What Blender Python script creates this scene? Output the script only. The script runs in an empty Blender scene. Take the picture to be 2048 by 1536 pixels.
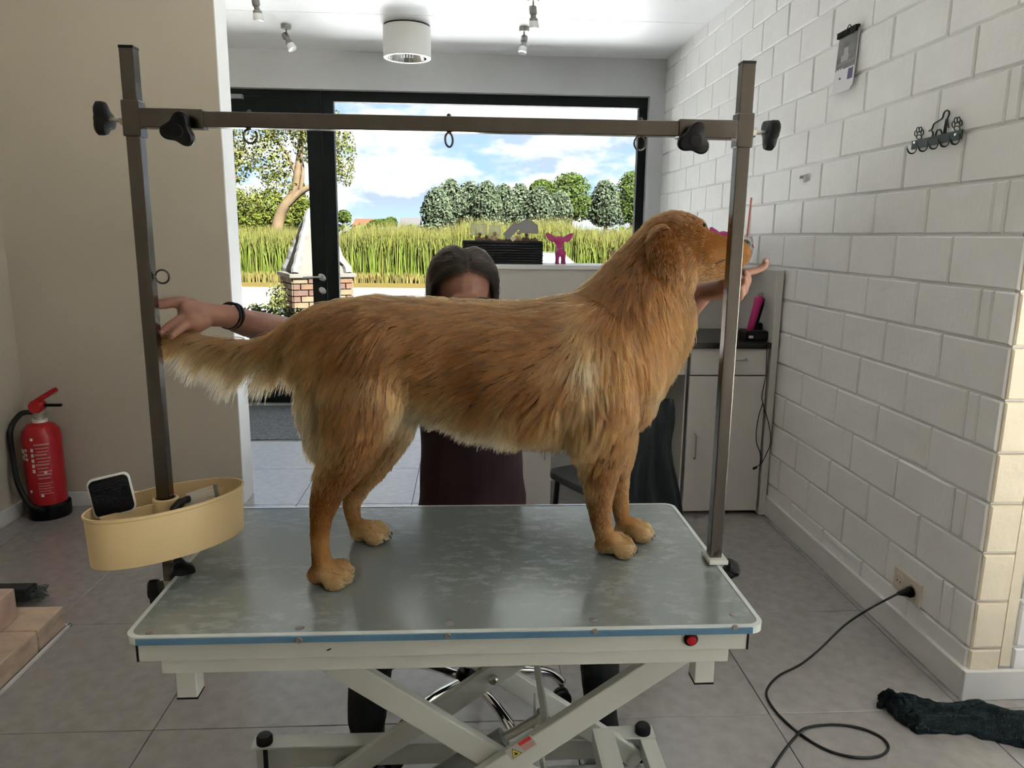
import bpy, bmesh, math, random
import numpy as np
from mathutils import Vector, Matrix, Euler, noise
from mathutils.kdtree import KDTree
random.seed(7); rng = np.random.default_rng(7)
S = bpy.context.scene
COL = S.collection
PI = math.pi
# ------------------------------------------------------------------ camera
FPX, CAMH = 1500.0, 1.385
def _axes(vx=937, vy=470):
    y = np.array([(vx-1024)/FPX, -(vy-768)/FPX, -1.0]); y /= np.linalg.norm(y)
    u = np.array([0, 1.0, 0]); u = u-y*(u@y); u /= np.linalg.norm(u)
    return np.stack([np.cross(y, u), y, u])
RW = _axes()
cam_d = bpy.data.cameras.new('camera'); cam = bpy.data.objects.new('camera', cam_d); COL.objects.link(cam)
cam_d.sensor_width = 36.0; cam_d.lens = 36.0*FPX/2048.0; cam_d.clip_start = 0.05; cam_d.clip_end = 600
cam.matrix_world = Matrix.Translation((0, 0, CAMH)) @ Matrix(RW.tolist()).to_4x4()
S.camera = cam
# ------------------------------------------------------------------ colour management
S.view_settings.view_transform = 'Standard'; S.view_settings.look = 'None'
S.view_settings.gamma = 1.0; S.view_settings.use_curve_mapping = False
S.view_settings.exposure = 1.75
S.cycles.diffuse_bounces = 6; S.cycles.max_bounces = 9; S.cycles.adaptive_threshold = .05; S.cycles.caustics_refractive = False
# ------------------------------------------------------------------ sky with broken cumulus
def build_world():
    w = bpy.data.worlds.new('sky'); S.world = w; w.use_nodes = True
    nt = w.node_tree; n = nt.nodes; l = nt.links; n.clear()
    def N(t, **k):
        x = n.new(t)
        for a, b in k.items(): setattr(x, a, b)
        return x
    def math_(op, a, b=None, clamp=False):
        x = N('ShaderNodeMath', operation=op, use_clamp=clamp)
        for i, v in enumerate((a, b)):
            if v is None: continue
            if isinstance(v, (int, float)): x.inputs[i].default_value = v
            else: l.new(v, x.inputs[i])
        return x.outputs[0]
    tc = N('ShaderNodeTexCoord'); sep = N('ShaderNodeSeparateXYZ'); l.new(tc.outputs['Generated'], sep.inputs[0])
    zc = math_('MAXIMUM', sep.outputs[2], 0.0)
    def cloud(dz):
        mp = N('ShaderNodeMapping'); mp.inputs['Location'].default_value = (.35, .2, dz); mp.inputs['Scale'].default_value = (1, 1, 2.3); l.new(tc.outputs['Generated'], mp.inputs[0])
        t = N('ShaderNodeTexNoise'); t.inputs['Scale'].default_value = 6.2; t.inputs['Detail'].default_value = 9; t.inputs['Roughness'].default_value = .56; l.new(mp.outputs[0], t.inputs['Vector']); return t.outputs[0]
    n1 = cloud(0.0); n2 = cloud(.045)
    r1 = N('ShaderNodeValToRGB'); r1.color_ramp.elements[0].position = .41; r1.color_ramp.elements[1].position = .50
    l.new(n1, r1.inputs[0])
    lit = math_('ADD', math_('MULTIPLY', math_('SUBTRACT', n1, n2), 3.2), .52, True)
    r2 = N('ShaderNodeValToRGB'); e = r2.color_ramp.elements
    e[0].position = .25; e[0].color = (.42, .50, .62, 1); e[1].position = .75; e[1].color = (.97, .98, 1.0, 1)
    l.new(lit, r2.inputs[0])
    blue = N('ShaderNodeValToRGB'); e = blue.color_ramp.elements
    e[0].position = 0; e[0].color = (.40, .57, .80, 1); e[1].position = .40; e[1].color = (.20, .38, .72, 1)
    l.new(zc, blue.inputs[0])
    mx = N('ShaderNodeMixRGB'); l.new(r1.outputs[0], mx.inputs[0]); l.new(blue.outputs[0], mx.inputs[1]); l.new(r2.outputs[0], mx.inputs[2])
    hz = N('ShaderNodeMixRGB'); hz.inputs[2].default_value = (.52, .66, .82, 1)
    l.new(math_('MULTIPLY', math_('SUBTRACT', 1.0, math_('MULTIPLY', zc, 22.0), True), .8), hz.inputs[0]); l.new(mx.outputs[0], hz.inputs[1])
    bg = N('ShaderNodeBackground'); bg.inputs[1].default_value = 0.50
    l.new(hz.outputs[0], bg.inputs[0])
    out = N('ShaderNodeOutputWorld'); l.new(bg.outputs[0], out.inputs[0])
build_world()
sun_d = bpy.data.lights.new('sun', 'SUN'); sun_d.energy = 60.0; sun_d.angle = .02; sun_d.color = (1, .972, .935)
sun = bpy.data.objects.new('sun', sun_d); COL.objects.link(sun); sun.location = (6, -6, 12)
sun.rotation_euler = Vector((-.48, .62, -.80)).to_track_quat('-Z', 'Y').to_euler()
# ------------------------------------------------------------------ helpers
def P(px, py, X=None, Y=None, Z=None):
    r = RW @ np.array([(px-1024)/FPX, -(py-768)/FPX, -1.0])
    t = (Z-CAMH)/r[2] if Z is not None else (Y/r[1] if Y is not None else X/r[0])
    return Vector((r[0]*t, r[1]*t, CAMH+r[2]*t))
MATS = {}
def mat(name, col, rough=.6, metal=0.0, var=0.0, vscale=8.0, bump=0.0, bscale=60.0, col2=None, coat=0.0, spec=.5, trans=0.0, ior=1.45, detail=6, stretch=None, croughvar=0.0):
    if name in MATS: return MATS[name]
    m = bpy.data.materials.new(name); m.use_nodes = True; nt = m.node_tree; b = nt.nodes['Principled BSDF']; l = nt.links
    b.inputs['Base Color'].default_value = (*col, 1); b.inputs['Roughness'].default_value = rough; b.inputs['Metallic'].default_value = metal
    b.inputs['Coat Weight'].default_value = coat; b.inputs['Specular IOR Level'].default_value = spec
    b.inputs['Transmission Weight'].default_value = trans; b.inputs['IOR'].default_value = ior
    if var or bump or col2 or croughvar:
        tc = nt.nodes.new('ShaderNodeTexCoord'); src = tc.outputs['Object']
        if stretch:
            mp = nt.nodes.new('ShaderNodeMapping'); mp.inputs['Scale'].default_value = stretch; l.new(src, mp.inputs[0]); src = mp.outputs[0]
        nz = nt.nodes.new('ShaderNodeTexNoise'); nz.inputs['Scale'].default_value = vscale; nz.inputs['Detail'].default_value = detail; l.new(src, nz.inputs['Vector'])
        if var or col2:
            r = nt.nodes.new('ShaderNodeValToRGB'); e = r.color_ramp.elements; e[0].position = .32; e[1].position = .68
            c2 = col2 or tuple(min(1, c*(1+var)) for c in col)
            c1 = col if col2 else tuple(c*(1-var) for c in col)
            e[0].color = (*c1, 1); e[1].color = (*c2, 1); l.new(nz.outputs[0], r.inputs[0]); l.new(r.outputs[0], b.inputs['Base Color'])
        if croughvar:
            mr = nt.nodes.new('ShaderNodeMapRange'); mr.inputs[1].default_value = .35; mr.inputs[2].default_value = .65
            mr.inputs[3].default_value = rough; mr.inputs[4].default_value = rough+croughvar; l.new(nz.outputs[0], mr.inputs[0]); l.new(mr.outputs[0], b.inputs['Roughness'])
        if bump:
            n2 = nt.nodes.new('ShaderNodeTexNoise'); n2.inputs['Scale'].default_value = bscale; n2.inputs['Detail'].default_value = 5; l.new(src, n2.inputs['Vector'])
            bp = nt.nodes.new('ShaderNodeBump'); bp.inputs['Strength'].default_value = bump; bp.inputs['Distance'].default_value = .004
            l.new(n2.outputs[0], bp.inputs['Height']); l.new(bp.outputs[0], b.inputs['Normal'])
    MATS[name] = m; return m
def glass_mat(name, tint=(.97, .985, .98), gloss=.06):
    m = bpy.data.materials.new(name); m.use_nodes = True; nt = m.node_tree; nt.nodes.clear(); l = nt.links
    t = nt.nodes.new('ShaderNodeBsdfTransparent'); t.inputs[0].default_value = (*tint, 1)
    g = nt.nodes.new('ShaderNodeBsdfGlossy'); g.inputs['Roughness'].default_value = .02
    f = nt.nodes.new('ShaderNodeFresnel'); f.inputs[0].default_value = 1.35
    x = nt.nodes.new('ShaderNodeMixShader'); o = nt.nodes.new('ShaderNodeOutputMaterial')
    l.new(f.outputs[0], x.inputs[0]); l.new(t.outputs[0], x.inputs[1]); l.new(g.outputs[0], x.inputs[2]); l.new(x.outputs[0], o.inputs[0])
    MATS[name] = m; return m
class MB:
    """collects verts and faces for one mesh"""
    def __init__(s): s.v = []; s.f = []; s.m = []; s.mi = 0
    def add(s, v, f):
        o = len(s.v); s.v += [tuple(p) for p in v]; s.f += [tuple(i+o for i in q) for q in f]; s.m += [s.mi]*len(f); return s
    def box(s, a, b, bev=0.0, rot=None, piv=None):
        (x0, y0, z0), (x1, y1, z1) = a, b
        x0, x1 = min(x0, x1), max(x0, x1); y0, y1 = min(y0, y1), max(y0, y1); z0, z1 = min(z0, z1), max(z0, z1)
        bm = bmesh.new(); bmesh.ops.create_cube(bm, size=1)
        for q in bm.verts: q.co = Vector(((x0+x1)/2+q.co.x*(x1-x0), (y0+y1)/2+q.co.y*(y1-y0), (z0+z1)/2+q.co.z*(z1-z0)))
        if bev: bmesh.ops.bevel(bm, geom=list(bm.edges), offset=bev, segments=2, profile=.5, affect='EDGES')
        if rot is not None:
            piv = Vector(piv if piv is not None else ((x0+x1)/2, (y0+y1)/2, (z0+z1)/2))
            bmesh.ops.rotate(bm, verts=bm.verts, cent=piv, matrix=rot)
        bm.verts.index_update(); s.add([q.co for q in bm.verts], [[q.index for q in f.verts] for f in bm.faces]); bm.free(); return s
    def bar(s, p, q, w, h, up=(0, 0, 1), bev=0.0):
        p, q = Vector(p), Vector(q); d = q-p; L = d.length; d.normalize(); u = Vector(up); u = (u-d*u.dot(d)).normalized(); r = d.cross(u)
        M = Matrix((d, r, u)).transposed()
        t = MB().box((0, -w/2, -h/2), (L, w/2, h/2), bev); return s.add([p+M @ Vector(a) for a in t.v], t.f)
    def tube(s, pts, r, n=10, cap=True, flat=None):
        pts = [Vector(p) for p in pts]; k = len(pts); rs = r if isinstance(r, (list, tuple, np.ndarray)) else [r]*k
        up = None; V = []; F = []
        for i, p in enumerate(pts):
            d = (pts[min(i+1, k-1)]-pts[max(i-1, 0)])
            if d.length < 1e-9: d = Vector((0, 0, 1))
            d.normalize()
            if up is None:
                up = Vector((0, 0, 1)) if abs(d.z) < .9 else Vector((1, 0, 0))
            up = (up-d*up.dot(d)).normalized(); sd = d.cross(up)
            for j in range(n):
                a = 2*PI*j/n; V.append(p+(up*math.cos(a)*(flat or 1)+sd*math.sin(a))*rs[i])
        for i in range(k-1):
            for j in range(n): F.append((i*n+j, i*n+(j+1) % n, (i+1)*n+(j+1) % n, (i+1)*n+j))
        if cap: F.append(tuple(range(n-1, -1, -1))); F.append(tuple((k-1)*n+j for j in range(n)))
        return s.add(V, F)
    def lathe(s, prof, c=(0, 0, 0), n=24, axis=(0, 0, 1), sx=1, sy=1, caps=True):
        a = Vector(axis).normalized(); u = a.orthogonal().normalized() if abs(a.z) < .99 else Vector((1, 0, 0)); w = a.cross(u); c = Vector(c)
        V = []; F = []; k = len(prof)
        for (r, h) in prof:
            for j in range(n):
                t = 2*PI*j/n; V.append(c+a*h+u*(r*math.cos(t)*sx)+w*(r*math.sin(t)*sy))
        for i in range(k-1):
            for j in range(n): F.append((i*n+j, i*n+(j+1) % n, (i+1)*n+(j+1) % n, (i+1)*n+j))
        if caps: F.append(tuple(range(n-1, -1, -1))); F.append(tuple((k-1)*n+j for j in range(n)))
        return s.add(V, F)
    def ball(s, c, r, n=12, sc=(1, 1, 1), rot=None):
        pr = [(max(1e-4, math.sin(PI*i/n))*1.0, -math.cos(PI*i/n)) for i in range(n+1)]
        t = MB().lathe(pr, n=n+4); R = rot or Matrix.Identity(3); c = Vector(c)
        return s.add([c+R @ Vector((p[0]*r*sc[0], p[1]*r*sc[1], p[2]*r*sc[2])) for p in t.v], t.f)
    def prism(s, poly, origin, u, v, depth):
        """outline poly (2d) in plane (u,v) at origin, extruded by vector depth"""
        o = Vector(origin); u = Vector(u); v = Vector(v); d = Vector(depth); n = len(poly)
        A = [o+u*a+v*b for a, b in poly]
        return s.add(A+[p+d for p in A], [tuple(range(n-1, -1, -1)), tuple(range(n, 2*n))]+[(i, (i+1) % n, n+(i+1) % n, n+i) for i in range(n)])
    def mesh(s, name, smooth=False):
        me = bpy.data.meshes.new(name); me.from_pydata(s.v, [], s.f); me.update()
        bm = bmesh.new(); bm.from_mesh(me); bmesh.ops.recalc_face_normals(bm, faces=bm.faces); bm.to_mesh(me); bm.free()
        if smooth: me.shade_smooth()
        return me
    def build(s, name, m, parent=None, smooth=False, auto=None):
        me = s.mesh(name, smooth or auto is not None)
        for q in (m if isinstance(m, (list, tuple)) else [m]): me.materials.append(q)
        if isinstance(m, (list, tuple)): me.polygons.foreach_set('material_index', s.m)
        o = bpy.data.objects.new(name, me); COL.objects.link(o)
        if auto is not None:
            me.set_sharp_from_angle(angle=auto)
        if parent is not None: parent_to(o, parent)
        return o
def parent_to(o, p):
    o.parent = p; o.matrix_parent_inverse = p_world(p).inverted()
def p_world(p):
    M = Matrix.LocRotScale(p.location, p.rotation_euler, p.scale)
    return (p_world(p.parent) @ p.matrix_parent_inverse @ M) if p.parent else M
def tag(o, label=None, cat=None, group=None, kind=None):
    if label: o['label'] = label
    if cat: o['category'] = cat
    if group: o['group'] = group
    if kind: o['kind'] = kind
    return o
def thing(name, loc, label, cat, group=None):
    o = bpy.data.objects.new(name, None); COL.objects.link(o); o.location = loc; o.empty_display_size = .05
    return tag(o, label, cat, group)
def copy_tree(root, loc, rz=0.0, label=None, scale=None):
    def cp(o, par):
        c = o.copy(); COL.objects.link(c); c.parent = par
        for ch in o.children: cp(ch, c)
        return c
    r = cp(root, None); r.location = loc; r.rotation_euler.z = rz
    if scale: r.scale = (scale,)*3 if isinstance(scale, (int, float)) else scale
    if label: r['label'] = label
    return r
def smoothpath(pts, n=6):
    pts = [Vector(p) for p in pts]; out = []
    for i in range(len(pts)-1):
        a, b = pts[max(i-1, 0)], pts[i]; c, d = pts[i+1], pts[min(i+2, len(pts)-1)]
        for k in range(n):
            t = k/n; out.append(.5*((2*b)+(c-a)*t+(2*a-5*b+4*c-d)*t*t+(3*b-a-3*c+d)*t**3))
    return out+[pts[-1]]
RAD = math.radians
A30 = RAD(35)
def npmesh(name, V, F, m, parent=None, smooth=False, cols=None):
    V = np.asarray(V, dtype=np.float32); F = np.asarray(F, dtype=np.int32); k = F.shape[1]
    me = bpy.data.meshes.new(name); me.vertices.add(len(V)); me.vertices.foreach_set('co', V.ravel())
    me.loops.add(F.size); me.loops.foreach_set('vertex_index', F.ravel())
    me.polygons.add(len(F)); me.polygons.foreach_set('loop_start', np.arange(0, F.size, k, dtype=np.int32))
    try: me.polygons.foreach_set('loop_total', np.full(len(F), k, dtype=np.int32))
    except Exception: pass
    if cols is not None:
        at = me.attributes.new('tint', 'FLOAT_COLOR', 'POINT'); at.data.foreach_set('color', np.c_[cols, np.ones(len(cols))].astype(np.float32).ravel())
    me.update(calc_edges=True); me.validate()
    if smooth: me.shade_smooth()
    me.materials.append(m); o = bpy.data.objects.new(name, me); COL.objects.link(o)
    if parent is not None: parent_to(o, parent)
    return o
# ------------------------------------------------------------------ room shell
WX = 1.522          # face of the block wall on the right
LX = -2.215         # face of the left wall
CE = 2.725          # ceiling
white = mat('white_paint', (.82, .835, .845), .55, var=.03, vscale=3, bump=.25, bscale=90)
ceilm = mat('ceiling_paint', (.86, .87, .885), .45, var=.02, vscale=2)
greige = mat('greige_plaster', (.50, .455, .375), .7, var=.03, vscale=1.5, bump=.08, bscale=200)
blockm = mat('painted_block', (.84, .835, .82), .55, var=.035, vscale=6, bump=.45, bscale=45)
warmlitm = mat('warm_lit_block', (.76, .68, .53), .6, var=.05, vscale=9, bump=.5, bscale=50)  # warm light on the pier put into the block colour
mortar = mat('painted_mortar', (.74, .735, .72), .6, var=.05, vscale=12, bump=.4, bscale=60)
skirt = mat('white_skirting', (.72, .71, .69), .4, var=.02)
tilem = mat('grey_porcelain_tile', (.32, .303, .295), .23, var=.09, vscale=22, bump=.06, bscale=160, detail=10, ior=1.95, spec=.55)
groutm = mat('tile_grout', (.15, .14, .135), .85)
black = mat('black_frame_aluminium', (.007, .010, .011), .5, var=.1, spec=.25)
blackp = mat('black_plastic', (.006, .006, .007), .42, spec=.3)
chrome = mat('chrome', (.78, .78, .77), .08, 1.0)
steel = mat('brushed_steel', (.155, .143, .132), .20, 1.0, var=.06, vscale=40, stretch=(1, 1, .1), croughvar=.05)
bolt = mat('zinc_bolt', (.55, .54, .50), .3, 1.0)
glass = glass_mat('window_glass')

def structure(o): o['kind'] = 'structure'; return o
TX, TY, TSX, TSY = -.297, 1.947, .5945, .606
fl = structure(MB().box((LX-.3, -1.4, -.25), (4.3, 6.2, -.006)).build('floor', groutm))
tcache = {}
for i in range(-4, 8):
    for j in range(-6, 8):
        x0 = max(TX+i*TSX, LX-.2); x1 = min(TX+(i+1)*TSX, 4.1); y0 = max(TY+j*TSY, -1.3); y1 = min(TY+(j+1)*TSY, 6.13)
        if x1-x0 < .03 or y1-y0 < .03: continue
        key = (round(x1-x0, 3), round(y1-y0, 3))
        if key not in tcache:
            w, d = key[0]/2-.0016, key[1]/2-.0016; c = .0012
            me = MB().add([(-w, -d, -.02), (w, -d, -.02), (w, d, -.02), (-w, d, -.02), (-w, -d, -c), (w, -d, -c), (w, d, -c), (-w, d, -c), (-w+c, -d+c, 0), (w-c, -d+c, 0), (w-c, d-c, 0), (-w+c, d-c, 0)],
                          [(0, 1, 5, 4), (1, 2, 6, 5), (2, 3, 7, 6), (3, 0, 4, 7), (4, 5, 9, 8), (5, 6, 10, 9), (6, 7, 11, 10), (7, 4, 8, 11), (8, 9, 10, 11)]).mesh('floor_tile')
            me.materials.append(tilem); tcache[key] = me
        o = bpy.data.objects.new('floor_tile', tcache[key]); COL.objects.link(o); o.location = ((x0+x1)/2, (y0+y1)/2, -.0003*random.random()); o.parent = fl
# ceiling in wide panels with open joints
ce = structure(MB().box((LX-.3, -1.45, CE+.012), (4.3, 6.4, CE+.2)).build('ceiling', mat('ceiling_joint', (.30, .30, .30), .8)))
for a, b in ((-1.4, 1.4), (1.4, 2.75), (2.75, 5.06), (5.06, 6.12)):
    MB().box((LX-.2, a+.004, CE), (4.2, b-.004, CE+.02)).build('ceiling_panel', ceilm, ce)
# right wall of painted blocks
BH, BZ0 = .1548, .009
wr = structure(MB().box((WX+.008, 2.03, 0), (WX+.22, 6.10, CE+.05)).build('wall_right', mortar))
bc = {}
def block(l, h, m, key):
    k = (round(l, 3), round(h, 3), key)
    if k not in bc:
        w, d, c, t = l/2-.0042, h/2-.0042, .0045, .02
        me = MB().add([(-w, -t, -d), (w, -t, -d), (w, -t, d), (-w, -t, d), (-w, -c, -d), (w, -c, -d), (w, -c, d), (-w, -c, d), (-w+c, 0, -d+c), (w-c, 0, -d+c), (w-c, 0, d-c), (-w+c, 0, d-c)],
                      [(0, 1, 5, 4), (1, 2, 6, 5), (2, 3, 7, 6), (3, 0, 4, 7), (4, 5, 9, 8), (5, 6, 10, 9), (6, 7, 11, 10), (7, 4, 8, 11), (8, 9, 10, 11)]).mesh('block')
        me.materials.append(m); bc[k] = me
    return bc[k]
def place_block(me, loc, rz, parent):
    o = bpy.data.objects.new('block', me); COL.objects.link(o); o.location = loc
    o.rotation_euler = (random.uniform(-.006, .006), random.uniform(-.004, .004), rz+random.uniform(-.004, .004)); o.parent = parent
for k in range(18):
    z0 = BZ0+BH*k; h = min(BH, CE+.01-z0)
    if h < .03: continue
    js = [2.006]+([2.105, 2.16] if k % 2 else [])
    y = 2.324 if k % 2 == 0 else 2.482
    while y < 6.05: js.append(y+random.uniform(-.007, .007)); y += .3195
    js.append(6.06)
    for a, b in zip(js, js[1:]):
        if b-a < .03: continue
        place_block(block(b-a, h, blockm, 'w'), (WX+random.uniform(-.0015, .002), (a+b)/2, z0+h/2), PI/2, wr)
# end of that wall: pier and groove coloured cream for the warm light on them, and a white block wall going off to the right
we = structure(MB().box((WX+.012, 2.014, 0), (4.2, 2.2, CE+.05)).build('wall_return', mortar))
for k in range(18):
    z0 = BZ0+BH*k; h = min(BH, CE+.01-z0)
    if h < .03: continue
    place_block(block(.105, h, warmlitm, 'c'), (WX+.055, 2.0+random.uniform(-.001, .001), z0+h/2), PI, we)
    xs = [1.668, 1.95 if k % 2 else 2.1]
    while xs[-1] < 4.0: xs.append(xs[-1]+.3195)
    for a, b in zip(xs, xs[1:]): place_block(block(b-a, h, blockm, 'w'), ((a+b)/2, 2.004, z0+h/2), PI, we)
MB().box((1.632, 2.008, .10), (1.664, 2.05, CE)).build('corner_groove', warmlitm, we)
structure(MB().box((WX-.014, 2.0, 0), (WX+.008, 6.05, .098), .003).build('baseboard_right', skirt))
structure(MB().box((WX-.014, 1.984, 0), (4.1, 2.0, .098), .003).build('baseboard_return', skirt))
# left wall, partition and their skirtings
structure(MB().box((LX-.2, -1.4, 0), (LX, 6.1, CE+.05)).build('wall_left', greige))
wp = structure(MB().box((LX-.05, 3.78, 0), (-1.168, 3.945, CE+.05)).build('wall_partition', greige))
MB().box((-1.168, 3.778, 0), (-1.162, 3.947, CE), .001).build('lit_end_bead', white, wp)  # end face with its bead, whitened to stand for the window light
structure(MB().box((LX, 3.766, 0), (-1.168, 3.78, .075), .003).build('baseboard_partition', skirt))
structure(MB().box((LX, -1.18, 0), (LX+.014, 3.766, .075), .003).build('baseboard_left', skirt))
# far wall with the glazed front
FY = 6.05
wb = structure(MB().box((LX-.1, FY, 2.452), (4.2, 6.42, CE+.1)).box((1.402, FY, 0), (4.2, 6.42, 2.452)).build('wall_back', mat('backlit_white_paint', (.60, .62, .64), .55, var=.03, vscale=3, bump=.2, bscale=90)))  # white paint greyed to carry the shade of the backlit wall
# glazed front: fixed window and a door
GY0, GY1 = 6.115, 6.185
win = tag(bpy.data.objects.new('window_1', None)); COL.objects.link(win); win.location = (.2, GY0, 0); structure(win)
for nm, a, b in (('frame_rail', (-1.04, GY0, 2.375), (1.402, GY1, 2.452)), ('frame_rail', (-1.04, GY0, 0.0), (1.402, GY1, .075)),
                 ('frame_stile', (1.336, GY0, .075), (1.402, GY1, 2.375)), ('frame_stile', (-1.125, GY0, 0), (-1.035, GY1, 2.452))):
    MB().box(a, b, .003).build(nm, black, win)
MB().box((-1.035, 6.145, .075), (1.336, 6.157, 2.375)).build('pane', glass, win)
dr = bpy.data.objects.new('door_1', None); COL.objects.link(dr); dr.location = (-1.6, GY0, 0); structure(dr)
for nm, a, b in (('door_stile', (-1.24, GY0-.01, .02), (-1.129, GY1, 2.40)), ('door_stile', (-2.20, GY0-.01, .02), (-2.09, GY1, 2.40)),
                 ('door_rail', (-2.09, GY0-.01, 2.268), (-1.24, GY1, 2.40)), ('door_rail', (-2.09, GY0-.01, .02), (-1.24, GY1, .168)),
                 ('door_frame_head', (-2.3, GY0, 2.404), (-1.129, GY1, 2.452)), ('threshold', (-2.2, GY0-.05, 0), (-1.129, GY1+.02, .018))):
    MB().box(a, b, .003).build(nm, black if nm != 'threshold' else mat('aluminium_sill', (.6, .6, .6), .4, .6), dr)
MB().box((-2.09, 6.145, .168), (-1.24, 6.157, 2.268)).build('pane', glass, dr)
alu = mat('satin_aluminium', (.62, .63, .63), .32, .9)
h = MB().lathe([(.026, 0), (.026, .006), (.022, .009)], (-1.165, GY0-.01, 1.04), 20, (0, -1, 0), sy=1.35); h.tube(smoothpath([(-1.165, GY0-.015, 1.045), (-1.165, GY0-.06, 1.045), (-1.19, GY0-.068, 1.045), (-1.30, GY0-.068, 1.04)], 5), .0085)
h.build('handle', alu, dr, auto=A30)
MB().lathe([(.024, 0), (.024, .006), (.02, .009)], (-1.165, GY0-.01, .935), 20, (0, -1, 0), sy=1.35).build('lock_plate', alu, dr, auto=A30)
cl = MB().box((-2.16, GY0-.06, 2.375), (-1.70, GY0-.012, 2.405), .003); cl.box((-2.16, GY0-.07, 2.29), (-1.80, GY0-.012, 2.345), .004)
cl.build('door_closer', mat('grey_closer', (.30, .31, .32), .4, .4), dr)
RY = -1.25
# rear of the room behind the photographer: wide glazing that lets the daylight in
rw = structure(MB().box((LX-.2, RY-.08, 0), (2.15, RY+.07, CE+.1)).box((2.15, RY-.08, 2.62), (4.3, RY+.07, CE+.1)).box((2.15, RY-.08, 0), (4.3, RY+.07, .06)).build('wall_rear', greige))
rwin = bpy.data.objects.new('window_2', None); COL.objects.link(rwin); rwin.location = (2.9, RY, .06); structure(rwin)
for x in (2.15, 3.1, 4.05): MB().box((x, RY-.04, .06), (x+.06, RY+.03, 2.62), .003).build('frame_stile', black, rwin)
for a in (2.21, 3.16): MB().box((a, RY-.005, .06), (a+.89, RY+.005, 2.62)).build('pane', glass, rwin)
sw = structure(MB().box((4.1, RY+.03, 0), (4.3, 2.2, .06)).box((4.1, RY+.03, 2.62), (4.3, 2.2, CE+.1)).box((4.1, .80, .06), (4.3, 2.2, 2.62)).build('wall_side', white))
sideg = bpy.data.objects.new('window_3', None); COL.objects.link(sideg); sideg.location = (4.2, .3, .06); structure(sideg)
for y in (-.25, .74): MB().box((4.16, y, .06), (4.23, y+.06, 2.62), .003).build('frame_stile', black, sideg)
for a, b in ((RY+.03, -.25), (-.19, .74)): MB().box((4.19, a, .06), (4.20, b, 2.62)).build('pane', glass, sideg)
# entrance mat
matm = mat('grey_entrance_carpet', (.20, .22, .245), .95, var=.35, vscale=60, bump=.9, bscale=160)
tag(MB().box((-2.12, 5.02, .0005), (-1.0, 6.05, .007), .002).build('entrance_mat', matm), 'grey carpet entrance mat on the floor inside the glass door', 'mat')
# ceiling lamps
dl = thing('ceiling_downlight', (-.403, 5.30, CE), 'large white cylindrical downlight mounted on the ceiling', 'lamp')
whm = mat('white_lamp_enamel', (.74, .75, .73), .35); c = (-.403, 5.30, CE)
MB().lathe([(.150, 0), (.150, -.012), (.156, -.014), (.156, -.20), (.152, -.203), (.128, -.203), (.128, -.19), (.128, -.012)], c, 40, caps=False).build('housing', whm, dl, auto=A30)
MB().lathe([(.152, -.003), (.152, -.011)], c, 40).build('ceiling_gap', blackp, dl, auto=A30)
MB().lathe([(.127, -.2), (.10, -.15), (.05, -.11), (.002, -.10)], c, 24, caps=False).build('reflector', mat('reflector', (.75, .75, .73), .12, 1.0), dl)
for i in range(5): MB().box((-.403-.04+i*.018, 5.28, CE-.2), (-.403-.032+i*.018, 5.29, CE-.135)).build('lamp_tube', mat('lamp_glass', (.85, .86, .86), .2), dl)
nick = mat('satin_nickel', (.30, .29, .27), .3, 1.0)
def spot(x, y, tx, ty, label):
    t = thing('ceiling_spotlight', (x, y, CE), label, 'lamp', 'small metal ceiling spotlights')
    MB().lathe([(.034, 0), (.034, -.022), (.031, -.026)], (x, y, CE), 20).build('ceiling_rose', nick, t, auto=A30)
    MB().tube([(x, y, CE-.02), (x, y, CE-.075)], .005).build('stem', nick, t, auto=A30)
    d = Vector((tx, ty, -1)).normalized(); p = Vector((x, y, CE-.082))-d*.02
    MB().lathe([(.001, -.012), (.018, -.012), (.022, -.006), (.022, .028), (.016, .036), (.016, .05), (.024, .054), (.026, .07)], p, 20, d, caps=True).build('lamp_head', nick, t, auto=A30)
    MB().lathe([(.026, .068), (.030, .10), (.028, .104), (.002, .098)], p, 20, d).build('bulb', mat('bulb_glass', (.85, .87, .88), .15), t, auto=A30)
spot(-1.195, 5.36, .55, -.2, 'small nickel ceiling spotlight left of the white downlight, head tilted right')
spot(.365, 5.27, -.15, -.3, 'small nickel ceiling spotlight right of the white downlight, head pointing down')
spot(-1.19, 4.62, .1, .1, 'small nickel ceiling spotlight cut by the top edge, nearer the partition wall')
spot(.37, 4.62, .1, .1, 'small nickel ceiling spotlight cut by the top edge, right of centre')
# ------------------------------------------------------------------ outdoors
GZ = -.12
def tintmat(name, rough=.7, base=(1, 1, 1), sub=0.0, trans=0.0):
    m = bpy.data.materials.new(name); m.use_nodes = True; nt = m.node_tree; b = nt.nodes['Principled BSDF']; b.inputs['Roughness'].default_value = rough
    a = nt.nodes.new('ShaderNodeAttribute'); a.attribute_name = 'tint'; nt.links.new(a.outputs['Color'], b.inputs['Base Color']); b.inputs['Specular IOR Level'].default_value = 0.0
    if trans:
        t = nt.nodes.new('ShaderNodeBsdfTranslucent'); nt.links.new(a.outputs['Color'], t.inputs[0]); x = nt.nodes.new('ShaderNodeMixShader'); x.inputs[0].default_value = trans
        nt.links.new(b.outputs[0], x.inputs[1]); nt.links.new(t.outputs[0], x.inputs[2]); nt.links.new(x.outputs[0], nt.nodes['Material Output'].inputs[0])
    MATS[name] = m; return m
leafm = tintmat('leaves', .6, trans=.5)
structure(MB().box((-200, 6.45, GZ-.5), (200, 300, GZ)).build('ground_outside', mat('meadow_soil', (0.0088, 0.0109, 0.0031), .95, var=.4, vscale=1.2)))
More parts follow.
